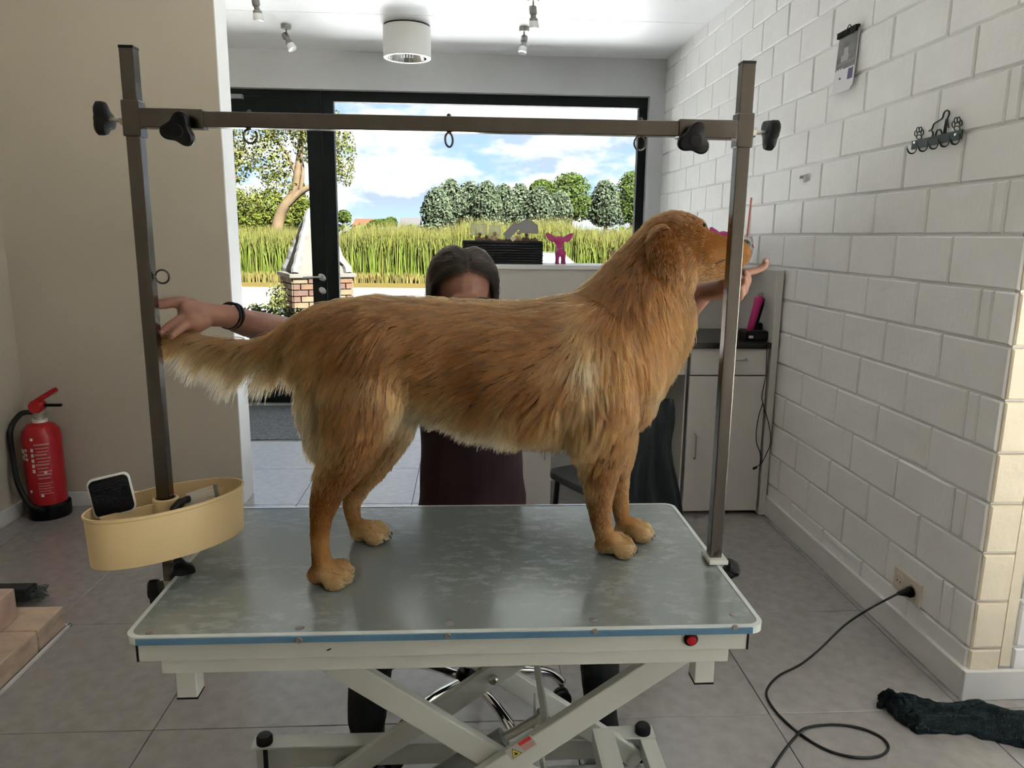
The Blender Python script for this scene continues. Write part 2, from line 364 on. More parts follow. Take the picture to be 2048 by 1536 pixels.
structure(MB().box((-200, -90, GZ-.5), (200, -1.4, GZ)).box((4.4, -1.4, GZ-.5), (200, 6.4, GZ)).build('ground_behind', mat('pale_paving', (.33, .315, .29), .9, var=.1, vscale=2)))
tag(MB().box((-14, 6.19, GZ-.05), (14, 15.2, GZ+.01)).build('terrace', mat('pale_terrace_stone', (.40, .41, .42), .8, var=.2, vscale=14, bump=.4, bscale=40)), kind='structure')
structure(MB().box((-60, 15.2, GZ-.02), (60, 21.5, GZ+.012)).build('road', mat('light_asphalt', (.04, .04, .041), .85, var=.05, vscale=2)))
structure(MB().box((-60, 21.5, GZ-.02), (60, 24.6, GZ+.02)).build('verge', mat('dry_verge', (0.0192, 0.0130, 0.0052), .95, var=.25, vscale=3, col2=(0.0151, 0.0130, 0.0031))))
def blades(name, n, x0, x1, y0, y1, hfun, w, cols, m, lean=.12, tipc=None):
    x = rng.uniform(x0, x1, n); y = y0+(y1-y0)*rng.random(n)**1.6; h = hfun(x, y)*rng.uniform(.72, 1.05, n)
    ang = rng.uniform(0, PI, n); ca, sa = np.cos(ang)*w*rng.uniform(.6, 1.3, n), np.sin(ang)*w*.6
    dx, dy = rng.normal(0, lean, n)*h, rng.normal(0, lean*.6, n)*h
    V = np.zeros((n, 5, 3)); V[:, 0] = np.c_[x-ca, y-sa, np.full(n, GZ)]; V[:, 1] = np.c_[x+ca, y+sa, np.full(n, GZ)]
    V[:, 2] = np.c_[x-ca*.8+dx*.35, y-sa*.8+dy*.35, GZ+h*.6]; V[:, 3] = np.c_[x+ca*.8+dx*.35, y+sa*.8+dy*.35, GZ+h*.6]; V[:, 4] = np.c_[x+dx, y+dy, GZ+h]
    b = np.arange(n)[:, None]*5; F = np.concatenate([b+np.array([[0, 1, 3]]), b+np.array([[0, 3, 2]]), b+np.array([[2, 3, 4]])])
    c = np.array(cols)[rng.integers(0, len(cols), n)]*rng.uniform(.75, 1.2, (n, 1))*.048; C = np.repeat(c[:, None], 5, 1)
    if tipc is not None: C[:, 4] = np.array(tipc)*.046*rng.uniform(.7, 1.1, (n, 1)); C[:, 2:4] = C[:, 2:4]*.8+np.array(tipc)*.009
    return npmesh(name, V.reshape(-1, 3), F, m, cols=C.reshape(-1, 3))
reedm = tintmat('reed_leaf', .6, trans=.3)
hf = lambda x, y: np.where(x < -4, 1.55+.2*np.sin(x*.7), 1.95+.12*np.sin(x*.8)+.1*np.sin(x*2.3+1))
tag(blades('reed_field', 34000, -15, 11, 24.5, 30, hf, .020, [(.50, .70, .11), (.56, .72, .13), (.42, .66, .09), (.66, .68, .17)], reedm, tipc=(.72, .66, .22)), 'dense bed of tall yellow-green reeds beyond the road', 'reeds', kind='stuff')
tag(blades('verge_grass', 5000, -13, 10, 23.4, 24.3, lambda x, y: .35+0*x, .03, [(.70, .55, .20), (.58, .56, .15)], reedm), 'strip of short dry grass along the road edge', 'grass', kind='stuff')
def leaves(blobs, n, size, cols, shell=.5, flat=1.0):
    bl = np.array(blobs, dtype=float); vol = bl[:, 3]*bl[:, 5]; k = rng.choice(len(bl), n, p=vol/vol.sum())
    d = rng.normal(size=(n, 3)); d /= np.linalg.norm(d, axis=1)[:, None]; r = shell+(1-shell)*rng.random(n)**.6
    c = bl[k, :3]+d*r[:, None]*bl[k, 3:6]
    nn = d+rng.normal(0, .7, (n, 3)); nn /= np.linalg.norm(nn, axis=1)[:, None]
    t = np.cross(nn, rng.normal(size=(n, 3))); t /= np.linalg.norm(t, axis=1)[:, None]; b = np.cross(nn, t)
    s = (size*rng.uniform(.6, 1.4, n))[:, None]
    V = np.stack([c-t*s, c-b*s*.55*flat, c+t*s, c+b*s*.55*flat], 1)
    C = np.array(cols)[rng.integers(0, len(cols), n)]*rng.uniform(.75, 1.15, (n, 1))*.066
    return V.reshape(-1, 3), np.arange(4*n).reshape(n, 4), np.repeat(C, 4, 0)
barkm = mat('pale_bark', (0.0218, 0.0156, 0.0094), .85, var=.25, vscale=3, bump=.5, bscale=20)
dbark = mat('dark_bark', (.02, .016, .012), .9)
def tree(name, label, base, blobs, n, size, cols, trunk=None, cat='tree', group=None, bark=None):
    t = thing(name, base, label, cat, group); V, F, C = leaves(blobs, n, size, cols); npmesh('foliage', V, F, leafm, t, cols=C)
    m = MB()
    for pts, rr in (trunk or [([base, (base[0], base[1], blobs[0][2])], (.18, .08))]):
        pp = smoothpath(pts, 4); m.tube(pp, list(np.linspace(rr[0], rr[1], len(pp))), 8)
    m.build('trunk', bark or dbark, t, smooth=True); return t
def blob(px, py, rx, rz, Y):
    p = P(px, py, Y=Y); k = Y/FPX; return (p.x, Y, p.z, rx*k, min(rx, rz)*k*.8, rz*k)
lg = [(.50, .56, .12), (.60, .62, .18), (.38, .50, .10), (.66, .64, .26)]
# big airy tree on the left with pale forked trunk
tp = lambda L, Y=29: [tuple(P(a, b, Y=Y)) for a, b in L]
tree('forked_tree', 'airy light green tree with pale forked trunk seen through the door', (P(553, 480, Y=29).x, 29, GZ),
     [blob(*b, 29) for b in ((500, 262, 62, 40), (575, 250, 60, 38), (640, 262, 58, 42), (690, 310, 22, 60), (540, 320, 45, 40), (470, 330, 34, 40), (560, 365, 35, 26), (655, 330, 30, 50), (620, 300, 32, 26), (505, 400, 30, 26), (610, 228, 70, 28), (520, 228, 70, 24), (440, 300, 40, 60))], 11000, .058, lg,
     [([(P(553, 490, Y=29).x, 29, GZ)]+tp([(554, 465), (560, 430), (574, 405), (588, 380), (598, 320), (605, 260)]), (.26, .09)),
      (tp([(571, 412), (600, 385), (630, 368), (665, 340)]), (.15, .06)), (tp([(600, 385), (606, 340), (598, 300), (606, 270)]), (.08, .03)),
      (tp([(592, 350), (575, 310), (555, 285), (530, 265)]), (.07, .03)), (tp([(470, 470), (468, 400), (472, 340), (490, 290)]), (.10, .03))], bark=barkm)
yg = [(.40, .48, .08), (.52, .54, .12), (.30, .42, .07)]
for i, (px, py, rx, rz, Y, lb) in enumerate(((470, 428, 46, 50, 37, 'broad bushy yellow-green tree at the left edge of the door view'), (540, 425, 38, 46, 38, 'rounded yellow-green tree behind the pale forked trunk'), (612, 428, 40, 34, 39, 'low rounded tree behind the stone hood of the fireplace'), (600, 385, 9, 34, 40, 'slim upright poplar rising behind the forked tree'))):
    p = P(px, 480, Y=Y); tree('bushy_tree', lb, (p.x, Y, GZ), [blob(px, py, rx, rz, Y), blob(px-rx*.5, py+rz*.4, rx*.7, rz*.6, Y), blob(px+rx*.5, py+rz*.4, rx*.7, rz*.6, Y)], 5200, .08, yg if i != 3 else [(.25, .36, .10)])
# row of grey-green willows and the green trees on the right
wl = [(.38, .50, .30), (.48, .58, .37), (.30, .43, .24), (.55, .64, .43)]
wnames = ['first from the left, smallest', 'second from the left', 'third from the left', 'fourth from the left', 'fifth from the left', 'sixth from the left', 'seventh from the left', 'eighth from the left, at the right end']
for i, (px, py, rx, rz) in enumerate(((872, 412, 26, 36), (900, 400, 28, 40), (938, 402, 28, 38), (972, 402, 28, 38), (1006, 406, 27, 36), (1040, 405, 26, 36), (1078, 408, 26, 34), (1118, 412, 24, 30))):
    Y = 46+(i % 3)*1.5; p = P(px, 480, Y=Y)
    tree('willow_tree', 'grey-green willow in the row beyond the reeds, '+wnames[i], (p.x, Y, GZ), [blob(px, py, rx, rz, Y), blob(px-8, py+14, rx*.9, rz*.8, Y), blob(px+8, py+12, rx*.9, rz*.8, Y), blob(px, py+45, rx, 26, Y), blob(px+3, py-rz*.55, rx*.5, rz*.5, Y)], 5200, .095, wl, group='willow row beyond the reeds')
gg = [(.26, .42, .08), (.36, .52, .12), (.20, .34, .07), (.44, .56, .16)]
for px, py, rx, rz, Y, cols, nm, lb in ((1140, 392, 46, 46, 54, gg, 'leafy_tree', 'tall rounded bright green tree behind the right end of the willow row'), (1210, 405, 28, 44, 50, wl, 'willow_tree', 'single pale grey-green willow standing between the two green trees'), (1262, 395, 34, 52, 61, gg, 'leafy_tree', 'dark green tree cut off by the right window frame'), (1085, 378, 26, 18, 56, gg, 'leafy_tree', 'low green tree crown peeping over the willow row'), (688, 432, 14, 12, 60, gg, 'small_tree', 'small dark green tree on the horizon just right of the door post'), (765, 446, 26, 7, 66, gg, 'small_tree', 'low rounded bush on the horizon left of the pink gabled house'), (782, 442, 12, 8, 68, gg, 'small_tree', 'dark low bush on the horizon touching the pink gabled house')):
    p = P(px, 480, Y=Y); tree(nm, lb, (p.x, Y, GZ), [blob(px, py, rx, rz, Y), blob(px-rx*.4, py+rz*.5, rx*.8, rz*.6, Y), blob(px+rx*.4, py+rz*.5, rx*.8, rz*.6, Y), blob(px, py-rz*.5, rx*.6, rz*.5, Y)], 5500 if rx > 20 else 900, .105 if rx > 20 else .10, cols)
V, F, C = leaves([(x, 62+3*math.sin(x), .9, 4, 2, 1.3) for x in range(-40, 34, 4)], 9000, .2, gg); tag(npmesh('far_hedge', V, F, leafm, cols=C), 'long low green hedge along the far side of the field', 'hedge', kind='stuff')
# far houses
rt = mat('red_roof_tiles', (0.0218, 0.0099, 0.0062), .8); wallm = mat('pink_render', (0.0322, 0.0208, 0.0177), .85); roofg = mat('grey_roof', (0.0161, 0.0151, 0.0151), .8)
def house(px0, px1, py0, py1, Y, label, wm, rm):
    a, b = P(px0, py1, Y=Y), P(px1, py0, Y=Y); w = b.x-a.x; t = thing('house', ((a.x+b.x)/2, Y+3, GZ), label, 'house')
    zt = b.z; ze = GZ+(zt-GZ)*.62
    MB().box((a.x, Y, GZ), (b.x, Y+6, ze)).prism([(0, 0), (6, 0), (3, zt-ze)], (a.x+.02, Y, ze), (0, 1, 0), (0, 0, 1), (w-.04, 0, 0)).build('house_wall', wm, t)
    for s in (0, 1):
        y0 = Y-.3 if s == 0 else Y+6.3
        MB().prism([(0, 0), (.12, 0), (.12, w+.4), (0, w+.4)], (a.x-.2, y0, ze-.1), (0, 0, 1), (1, 0, 0), (0, (Y+3)-y0, zt-ze+.15)).build('roof', rm, t)
    for k in range(2): MB().box((a.x+w*(.2+.4*k), Y-.05, GZ+1.4), (a.x+w*(.35+.4*k), Y+.02, GZ+2.0)).build('window_pane', black, t)
house(706, 742, 440, 470, 78, 'long low red-roofed house on the horizon', wallm, rt)
house(800, 834, 438, 470, 74, 'pink gabled house with grey roof on the horizon', wallm, roofg)
# outdoor fireplace: brick plinth with a tapering stone hood
fp = thing('outdoor_fireplace', (-1.94, 9.77, GZ), 'outdoor fireplace with brick plinth and pointed pale stone hood', 'fireplace')
fx0, fx1, fy0, fy1, ft = -2.31, -1.57, 9.4, 10.14, .90
R45 = Matrix.Rotation(RAD(24), 3, 'Z'); cc = Vector((-1.94, 9.77, 0))
def rz(p): p = Vector(p); return cc+R45 @ (p-cc)
def rbox(mb, a, b, bev=0): return mb.box(a, b, bev, rot=R45, piv=cc)
rbox(MB(), (fx0+.02, fy0+.02, GZ), (fx1-.02, fy1-.02, ft-.05)).build('plinth_core', mat('brick_joint', (.022, .018, .014), .95), fp)
brk = [mat('sand_brick_%s' % q, c, .9, var=.2, vscale=6, bump=.6, bscale=30) for q, c in (('tan', (0.0192, 0.0120, 0.0078)), ('rose', (0.0161, 0.0099, 0.0078)), ('pale', (0.0218, 0.0172, 0.0109)))]
bmesh_c = {}
def brick(l, d, hh):
    k = (round(l, 2), round(d, 2))
    if k not in bmesh_c: bmesh_c[k] = MB().box((-l/2, -d/2, -hh/2), (l/2, d/2, hh/2), .004).mesh('brick')
    return bmesh_c[k]
for k in range(13):
    z = GZ+.035+k*.075
    for side in range(3):
        n = 4; L = (fx1-fx0) if side == 0 else (fy1-fy0)
        for i in range(n+1):
            a = (i-(.5 if k % 2 else 0))*L/n; b = a+L/n; a, b = max(a, 0), min(b, L)
            if b-a < .05: continue
            me = brick(b-a-.012, .06, .064)
            o = bpy.data.objects.new('brick', me.copy()); o.data.materials.append(random.choice(brk)); COL.objects.link(o)
            q = (fx0+(a+b)/2, fy0+.02-random.random()*.01, z) if side == 0 else ((fx0+.02 if side == 1 else fx1-.02), fy0+(a+b)/2, z)
            o.location = rz(q); o.rotation_euler.z = RAD(24)+(0 if side == 0 else PI/2); parent_to(o, fp)
stone = mat('pale_cement', (0.0208, 0.0192, 0.0166), .9, var=.12, vscale=5, bump=.5, bscale=25)
rbox(MB(), (fx0-.04, fy0-.04, ft-.05), (fx1+.04, fy1+.04, ft+.0), .008).build('mantel_slab', stone, fp)
ap = rz((-1.94, 9.77, 1.66)); q4 = [rz((fx0+.04, fy0+.04, ft)), rz((fx1-.04, fy0+.04, ft)), rz((fx1-.04, fy1-.04, ft)), rz((fx0+.04, fy1-.04, ft))]
top = [ap+Vector((-.035, -.035, 0)), ap+Vector((.035, -.035, 0)), ap+Vector((.035, .035, 0)), ap+Vector((-.035, .035, 0))]
MB().add(q4+top, [(0, 1, 5, 4), (1, 2, 6, 5), (2, 3, 7, 6), (3, 0, 4, 7), (4, 5, 6, 7), (3, 2, 1, 0)]).build('hood', stone, fp)
edge = MB()
for a, b in zip(q4, top): edge.tube([a+(b-a)*t+Vector((random.uniform(-.01, .01),)*3) for t in np.linspace(0, 1, 16)], [.045+.012*random.random() for _ in range(16)], 7)
edge.build('hood_edging', mat('rough_white_stone', (0.0239, 0.0234, 0.0218), .95, bump=.8, bscale=30), fp)
# planting between terrace and fireplace
for i, (px, py, rx, rz_, Y, lb, cols) in enumerate(((520, 640, 44, 34, 8.2, 'airy green bush below the fireplace, left of the blue lid', [(.44, .50, .16), (.30, .42, .14), (.58, .58, .28)]), (592, 648, 46, 34, 8.0, 'low leafy shrub in front of the brick plinth', [(.36, .46, .15), (.50, .52, .2), (.26, .4, .2)]), (555, 600, 22, 40, 8.7, 'tall thin weed standing at the left corner of the brick plinth', [(.55, .54, .2), (.42, .48, .15)]))):
    b0 = blob(px, py, rx, rz_, Y); V, F, C = leaves([b0], 1500 if i < 2 else 350, .022, cols, shell=.1)
    t = thing('garden_shrub', (b0[0], Y, GZ), lb, 'shrub', 'shrubs by the terrace'); npmesh('foliage', V, F, leafm, t, cols=C); m = MB()
    for k in range(7): m.tube([(b0[0]+random.uniform(-.05, .05), Y, GZ), (b0[0]+random.uniform(-.8, .8)*b0[3], Y+random.uniform(-.1, .1), b0[2]+random.uniform(-.3, .9)*b0[5])], [.006, .003], 5)
    m.build('stems', mat('green_stem', (.03, .034, .01), .8), t)
bl = thing('blue_bucket', (P(559, 588, Y=8.9).x, 8.9, P(559, 592, Y=8.9).z-.6), 'small blue bucket among the weeds before the brick plinth', 'bucket'); p = P(559, 588, Y=8.9)
MB().lathe([(.035, -.06), (.045, .0), (.043, .002), (.034, -.055)], (p.x, 8.9, p.z+.01), 16).build('bucket_body', mat('blue_plastic', (.008, .014, .032), .5, spec=.1), bl, auto=A30)
MB().tube([(p.x, 8.9, p.z-.05), (p.x, 8.9, GZ)], .01, 6).build('stake', dbark, bl); bl.location.z = GZ
cy = P(592, 757, Y=6.9)
pb = MB(); [pb.ball((cy.x+random.uniform(-.5, .5), 6.6+random.random()*1.2, GZ+.045), random.uniform(.02, .05), 5, (1, 1, .6)) for _ in range(220)]
tag(pb.build('pebble_bed', mat('white_pebbles', (0.0359, 0.0343, 0.0322), .8, var=.15, vscale=9)), 'bed of pale pebbles outside the glass door', 'pebbles', kind='stuff')
tb = MB().ball((cy.x, 6.42, GZ+.10), .05, 10, (1.2, .8, .8)).ball((cy.x+.07, 6.42, GZ+.09), .035, 8); tag(tb.build('garden_toy', mat('turquoise_plastic', (.012, .12, .15), .5), smooth=True), 'small turquoise plastic toy on the pebbles outside the door', 'toy')
# parked car whose roof shows above the shelf
cx = P(1092, 520, Y=13).x
car = thing('car', (cx, 13.4, GZ), 'white car parked outside, its roof showing beside the pink figurine', 'car')
body = mat('white_car_paint', (0.0239, 0.0244, 0.0250), .2, coat=.6); dg = mat('dark_car_glass', (.05, .06, .07), .15)
prof = [(-1.9, .22), (1.95, .22), (2.0, .55), (1.9, .72), (1.05, .80), (.45, 1.10), (-.55, 1.13), (-1.35, .82), (-1.85, .74), (-1.98, .5)]
cz = P(1120, 503, Y=13.2).z-1.13-GZ
MB().prism([(a*.62, b) for a, b in prof], (cx, 12.7, GZ+cz), (1, 0, 0), (0, 0, 1), (0, 1.6, 0)).build('car_body', body, car)
gp = [(.92, .80), (.42, 1.06), (-.52, 1.08), (-1.2, .82)]
MB().prism([(a*.62, b) for a, b in gp], (cx, 12.69, GZ+cz), (1, 0, 0), (0, 0, 1), (0, 1.62, 0)).build('side_windows', dg, car)
for wx in (-.8, .8):
    for wy in (12.75, 14.2): MB().lathe([(.1, -.09), (.3, -.09), (.3, .09), (.1, .09)], (cx+wx, wy, GZ+.3), 20, (0, 1, 0)).build('wheel', blackp, car, auto=A30)

for k_ in ('meadow_soil', 'pale_paving', 'pale_terrace_stone', 'light_asphalt', 'dry_verge', 'pale_bark', 'dark_bark', 'red_roof_tiles', 'pink_render', 'grey_roof', 'brick_joint', 'sand_brick_tan', 'sand_brick_rose', 'sand_brick_pale', 'pale_cement', 'rough_white_stone', 'green_stem', 'white_pebbles'):
    MATS[k_].node_tree.nodes['Principled BSDF'].inputs['Specular IOR Level'].default_value = 0.0
# ------------------------------------------------------------------ grooming table
TT, TX0, TX1, TY0, TY1 = .72, -.576, .520, 1.176, 1.790
wm = mat('white_powder_coat', (.56, .575, .535), .38, var=.02, vscale=5, bump=.05, bscale=150)
table = thing('grooming_table', (-.028, 1.483, 0), 'white electric scissor-lift grooming table with clear scratched top', 'table')
def rrect(x0, y0, x1, y1, r, n=5):
    out = []
    for cx, cy, a0 in ((x1-r, y1-r, 0), (x0+r, y1-r, 90), (x0+r, y0+r, 180), (x1-r, y0+r, 270)):
        out += [(cx+r*math.cos(RAD(a0+90*k/n)), cy+r*math.sin(RAD(a0+90*k/n))) for k in range(n+1)]
    return out
def plate(mb, x0, y0, x1, y1, z0, z1, r): return mb.prism(rrect(x0, y0, x1, y1, r), (0, 0, z0), (1, 0, 0), (0, 1, 0), (0, 0, z1-z0))
# scratched translucent sheet
m = bpy.data.materials.new('scratched_acrylic'); m.use_nodes = True; nt = m.node_tree; b = nt.nodes['Principled BSDF']; l = nt.links
tc = nt.nodes.new('ShaderNodeTexCoord')
def tex(scale, det, ro=.5, st=(1, 1, 1)):
    mp = nt.nodes.new('ShaderNodeMapping'); mp.inputs['Scale'].default_value = st; l.new(tc.outputs['Object'], mp.inputs[0])
    t = nt.nodes.new('ShaderNodeTexNoise'); t.inputs['Scale'].default_value = scale; t.inputs['Detail'].default_value = det; t.inputs['Roughness'].default_value = ro; l.new(mp.outputs[0], t.inputs['Vector']); return t.outputs[0]
def ramp(x, p0, p1, c0, c1):
    r = nt.nodes.new('ShaderNodeValToRGB'); e = r.color_ramp.elements; e[0].position = p0; e[1].position = p1; e[0].color = (*c0, 1); e[1].color = (*c1, 1); l.new(x, r.inputs[0]); return r.outputs[0]
def mixc(f, a, b_):
    x = nt.nodes.new('ShaderNodeMixRGB'); l.new(f, x.inputs[0]); l.new(a, x.inputs[1]); l.new(b_, x.inputs[2]); return x.outputs[0]
w1 = tex(26, 10, .7, (1, 1.8, 1)); w2 = tex(3.0, 3)
wear = ramp(w1, .50, .60, (0, 0, 0), (1, 1, 1)); zone = ramp(w2, .42, .56, (0, 0, 0), (1, 1, 1))
mul = nt.nodes.new('ShaderNodeMixRGB'); mul.blend_type = 'MULTIPLY'; mul.inputs[0].default_value = 1; l.new(wear, mul.inputs[1]); l.new(zone, mul.inputs[2])
c0 = nt.nodes.new('ShaderNodeRGB'); c0.outputs[0].default_value = (.20, .238, .23, 1); c1 = nt.nodes.new('ShaderNodeRGB'); c1.outputs[0].default_value = (.285, .33, .325, 1)
l.new(mixc(mul.outputs[0], c0.outputs[0], c1.outputs[0]), b.inputs['Base Color'])
l.new(ramp(mul.outputs[0], 0, 1, (.16,)*3, (.26,)*3), b.inputs['Roughness'])
fine = tex(160, 4, .6, (1, .12, 1)); bp = nt.nodes.new('ShaderNodeBump'); bp.inputs['Strength'].default_value = .05; bp.inputs['Distance'].default_value = .002; l.new(fine, bp.inputs['Height']); l.new(bp.outputs[0], b.inputs['Normal'])
b.inputs['IOR'].default_value = 1.85; acr = m
plate(MB(), TX0+.006, TY0+.004, TX1-.006, TY1-.006, TT-.016, TT, .02).build('table_top', acr, table, auto=A30)
rim = MB(); o_ = rrect(TX0, TY0, TX1, TY1, .026, 6); i_ = rrect(TX0+.0085, TY0+.0085, TX1-.0085, TY1-.0085, .02, 6); n = len(o_)
rim.add([(x, y, TT-.0135) for x, y in o_]+[(x, y, TT+.0005) for x, y in o_]+[(x, y, TT+.0010) for x, y in i_], [(k, (k+1) % n, n+(k+1) % n, n+k) for k in range(n)]+[(n+k, n+(k+1) % n, 2*n+(k+1) % n, 2*n+k) for k in range(n)])
rim.build('clear_edge', mat('clear_acrylic_edge', (.62, .68, .67), .12, coat=.5), table, auto=A30)
MB().box((TX0+.022, TY0-.0022, TT-.0128), (TX1-.024, TY0+.004, TT-.0014), .001).build('blue_edge_film', mat('blue_film', (.085, .19, .30), .35, var=.15, vscale=6), table)
bt = mat('dull_screw', (.30, .28, .26), .45, .7)
for px in (300, 600, 900, 1187, 1467):
    q = P(px, 1247-(px-900)*.03, Z=TT+.0005); MB().lathe([(.0075, 0), (.006, .0012), (.001, .0014)], q, 12).build('top_screw', bt, table)
for px in (598, 895, 1190, 1470):
    q = P(px, 1272-(px-895)*.03, Y=TY0-.003); MB().lathe([(.006, 0), (.005, .0015)], q, 10, (0, -1, 0)).build('edge_screw', bt, table)
# frame under the top
FY0 = 1.196
fz = P(880, 1312, Y=FY0).z; fz2 = P(880, 1336, Y=FY0+.012).z
fx0_, fx1_ = P(275, 1312, Y=FY0).x, P(1495, 1285, Y=FY0).x
MB().box((fx0_, FY0, fz), (fx1_, FY0+.03, TT-.0136), .003).box((fx0_, TY1-.05, fz), (fx1_, TY1-.02, TT-.018), .003).box((fx0_, FY0+.03, fz), (fx0_+.03, TY1-.05, TT-.018)).box((fx1_-.03, FY0+.03, fz), (fx1_, TY1-.05, TT-.018)).box((fx0_+.02, FY0+.02, TT-.022), (fx1_-.02, TY1-.03, TT-.0165)).build('top_frame', wm, table)
gx0, gx1 = P(322, 1330, Y=FY0+.012).x, P(1457, 1310, Y=FY0+.012).x
MB().box((gx0, FY0+.012, fz2), (gx1, FY0+.05, fz), .002).box((gx0, TY1-.08, fz2), (gx1, TY1-.04, fz), .002).build('lower_rail', wm, table)
for x in (fx0_, fx1_): MB().box((x-.0015, FY0-.001, fz+.001), (x+.0015, FY0+.03, TT-.019)).build('end_cap', blackp, table)
for px, py in ((382, 1384), (1402, 1355)):
    for yy in (FY0+.05, TY1-.12):
        q = P(px, py, Y=FY0+.05); 
        MB().box((q.x-.018, yy-.018, q.z), (q.x+.018, yy+.018, fz2+.002), .002).build('stub_leg', wm, table)
        MB().box((q.x-.0185, yy-.0185, q.z-.003), (q.x+.0185, yy+.0185, q.z), .001).build('leg_cap', blackp, table)
q = P(1381, 1277, Y=FY0); bz = MB().lathe([(.0125, 0), (.0125, .004), (.010, .005)], q, 20, (0, -1, 0)).build('switch_bezel', blackp, table, auto=A30)
MB().lathe([(.009, .004), (.0085, .008), (.001, .009)], q, 18, (0, -1, 0)).build('switch_button', mat('red_switch', (.45, .01, .015), .25), bz, auto=A30)
q = P(658, 1299, Y=FY0); MB().box((q.x-.004, q.y-.0006, q.z-.001), (q.x+.004, q.y, q.z+.001), rot=Matrix.Rotation(RAD(-25), 3, 'Y')).build('paint_chip', blackp, table)
# scissor arms: front pair and rear pair share their pivots
ZP = .335; YF, YR = 1.335, 1.665; CX = .060
def arm(y, dx, ztop, zbot, yoff, nm='scissor_arm'):
    a = Vector((CX-dx, y+yoff, ztop)); c_ = Vector((CX+dx*1.02, y+yoff, zbot))
    t = MB().bar(a, c_, .022, .052, bev=.003); return t.build(nm, wm, table)
zt, zb = .60, .07
for y, s in ((YF, -1), (YR, 1)):
    arm(y, .37, zt, zb, .013); arm(y, -.37, zt, zb, -.013)
    MB().lathe([(.011, 0), (.011, .008), (.007, .011), (.007, .013)], (CX, y-.026, ZP-.002), 14, (0, -1, 0)).build('pivot_bolt', bolt, table, auto=A30)
for xs in (-1, 1):
    for y in (YF, YR): MB().lathe([(.010, 0), (.010, .007), (.005, .009)], (CX+.365*xs, y-.026, zb+.006), 14, (0, -1, 0)).build('arm_bolt', bolt, table, auto=A30)
MB().bar((CX+.10, YF+.02, ZP+.06), (CX+.10, YR-.03, ZP+.06), .004, .075).build('cross_channel', wm, table); MB().bar((CX+.10, YF+.02, ZP-.07), (CX+.10, YR-.03, ZP-.07), .004, .06).build('cross_channel', wm, table); MB().bar((CX+.27, YF+.02, zb+.10), (CX+.27, YR-.03, zb+.10), .05, .05).build('cross_channel', wm, table)
MB().tube([(CX-.16, 1.50, .16), (CX+.02, 1.50, .275)], .024, 16).build('actuator_body', mat('actuator_grey', (.22, .24, .23), .4), table, auto=A30)
MB().tube([(CX+.02, 1.50, .275), (CX+.10, 1.50, .325)], .010, 12).lathe([(.014, -.012), (.014, .012)], (CX+.105, 1.50, .328), 12, (0, 1, 0)).build('actuator_rod', bolt, table, auto=A30)
# base frame on the floor
for y in (YF-.02, YR+.03):
    x0 = P(497, 1484, Y=YR+.0).x; x1 = P(1315, 1458, Y=YR).x
    MB().box((x0, y-.02, .130), (x1, y+.025, .136), .001).box((x0, y+.022, .045), (x1, y+.028, .136), .001).box((x0, y-.02, .045), (x1, y-.012, .055)).build('base_rail', wm, table)
    for xx in (x0+.03, x1-.03):
        MB().lathe([(.020, 0), (.020, .015), (.016, .021), (.002, .022)], (xx, y, .137), 18).build('levelling_knob', blackp, table, auto=A30)
        MB().tube([(xx, y, .005), (xx, y, .135)], .006, 8).lathe([(.018, 0), (.018, .008), (.008, .012)], (xx, y, 0), 14).build('levelling_foot', blackp, table, auto=A30)
    for xx in (x0+.24, x1-.05): 
        MB().lathe([(.012, -.012), (.038, -.012), (.040, -.008), (.040, .008), (.038, .012), (.012, .012)], (xx, y+.004, .0401), 22, (0, 1, 0)).build('castor_wheel', blackp, table, auto=A30)
for xx in (CX+.02, x1-.02): MB().box((xx-.02, YF-.01, .09), (xx+.02, YR+.02, .13), .002).build('base_crossbar', wm, table)
# warning sticker on the front arm
aa, ab = Vector((CX+.37, YF-.013, zt)), Vector((CX-.3774, YF-.013, zb)); dd = (ab-aa).normalized(); uu = Vector((-dd.z, 0, dd.x)); uu = uu if uu.z > 0 else -uu
q = P(1042, 1495, Y=YF-.0245); yl = YF-.0245; rdir = -dd if dd.x < 0 else dd
def stick(u0, u1, v0, v1, lift): 
    o0 = Vector((q.x, yl-lift, q.z)); return [o0+rdir*u+uu*v for u, v in ((u0, v0), (u1, v0), (u1, v1), (u0, v1))]
def patch(nm, pts, m, par): return MB().prism([(0, 0), ((pts[1]-pts[0]).length, 0), ((pts[1]-pts[0]).length, (pts[2]-pts[1]).length), (0, (pts[2]-pts[1]).length)], pts[0], (pts[1]-pts[0]).normalized(), (pts[2]-pts[1]).normalized(), (0, .0004, 0)).build(nm, m, par)
st = patch('warning_sticker', stick(-.030, .030, -.0135, .0135, .0005), mat('sticker_silver', (.42, .41, .38), .4), table)
patch('sticker_red_header', stick(.000, .028, .0045, .012, .001), mat('sticker_red', (.55, .03, .03), .5), st)
for k in range(5): patch('sticker_text_line', stick(.001, .027-.002*(k % 2), .0025-k*.003, .0036-k*.003, .001), mat('sticker_pink', (.62, .16, .15), .5), st)
o0 = Vector((q.x, yl-.001, q.z))
MB().prism([(-.0265, -.010), (-.005, -.010), (-.01575, .009)], o0, rdir, uu, (0, .0004, 0)).build('warning_triangle_border', blackp, st)
MB().prism([(-.0245, -.0088), (-.007, -.0088), (-.01575, .0066)], o0-Vector((0, .0004, 0)), rdir, uu, (0, .0004, 0)).build('warning_triangle', mat('sticker_yellow', (.72, .62, .05), .5), st)
MB().prism([(-.021, -.006), (-.012, -.0072), (-.011, -.004), (-.0145, -.003), (-.0145, .001), (-.0165, .001), (-.017, -.0035)], o0-Vector((0, .0008, 0)), rdir, uu, (0, .0004, 0)).build('hand_symbol', blackp, st)
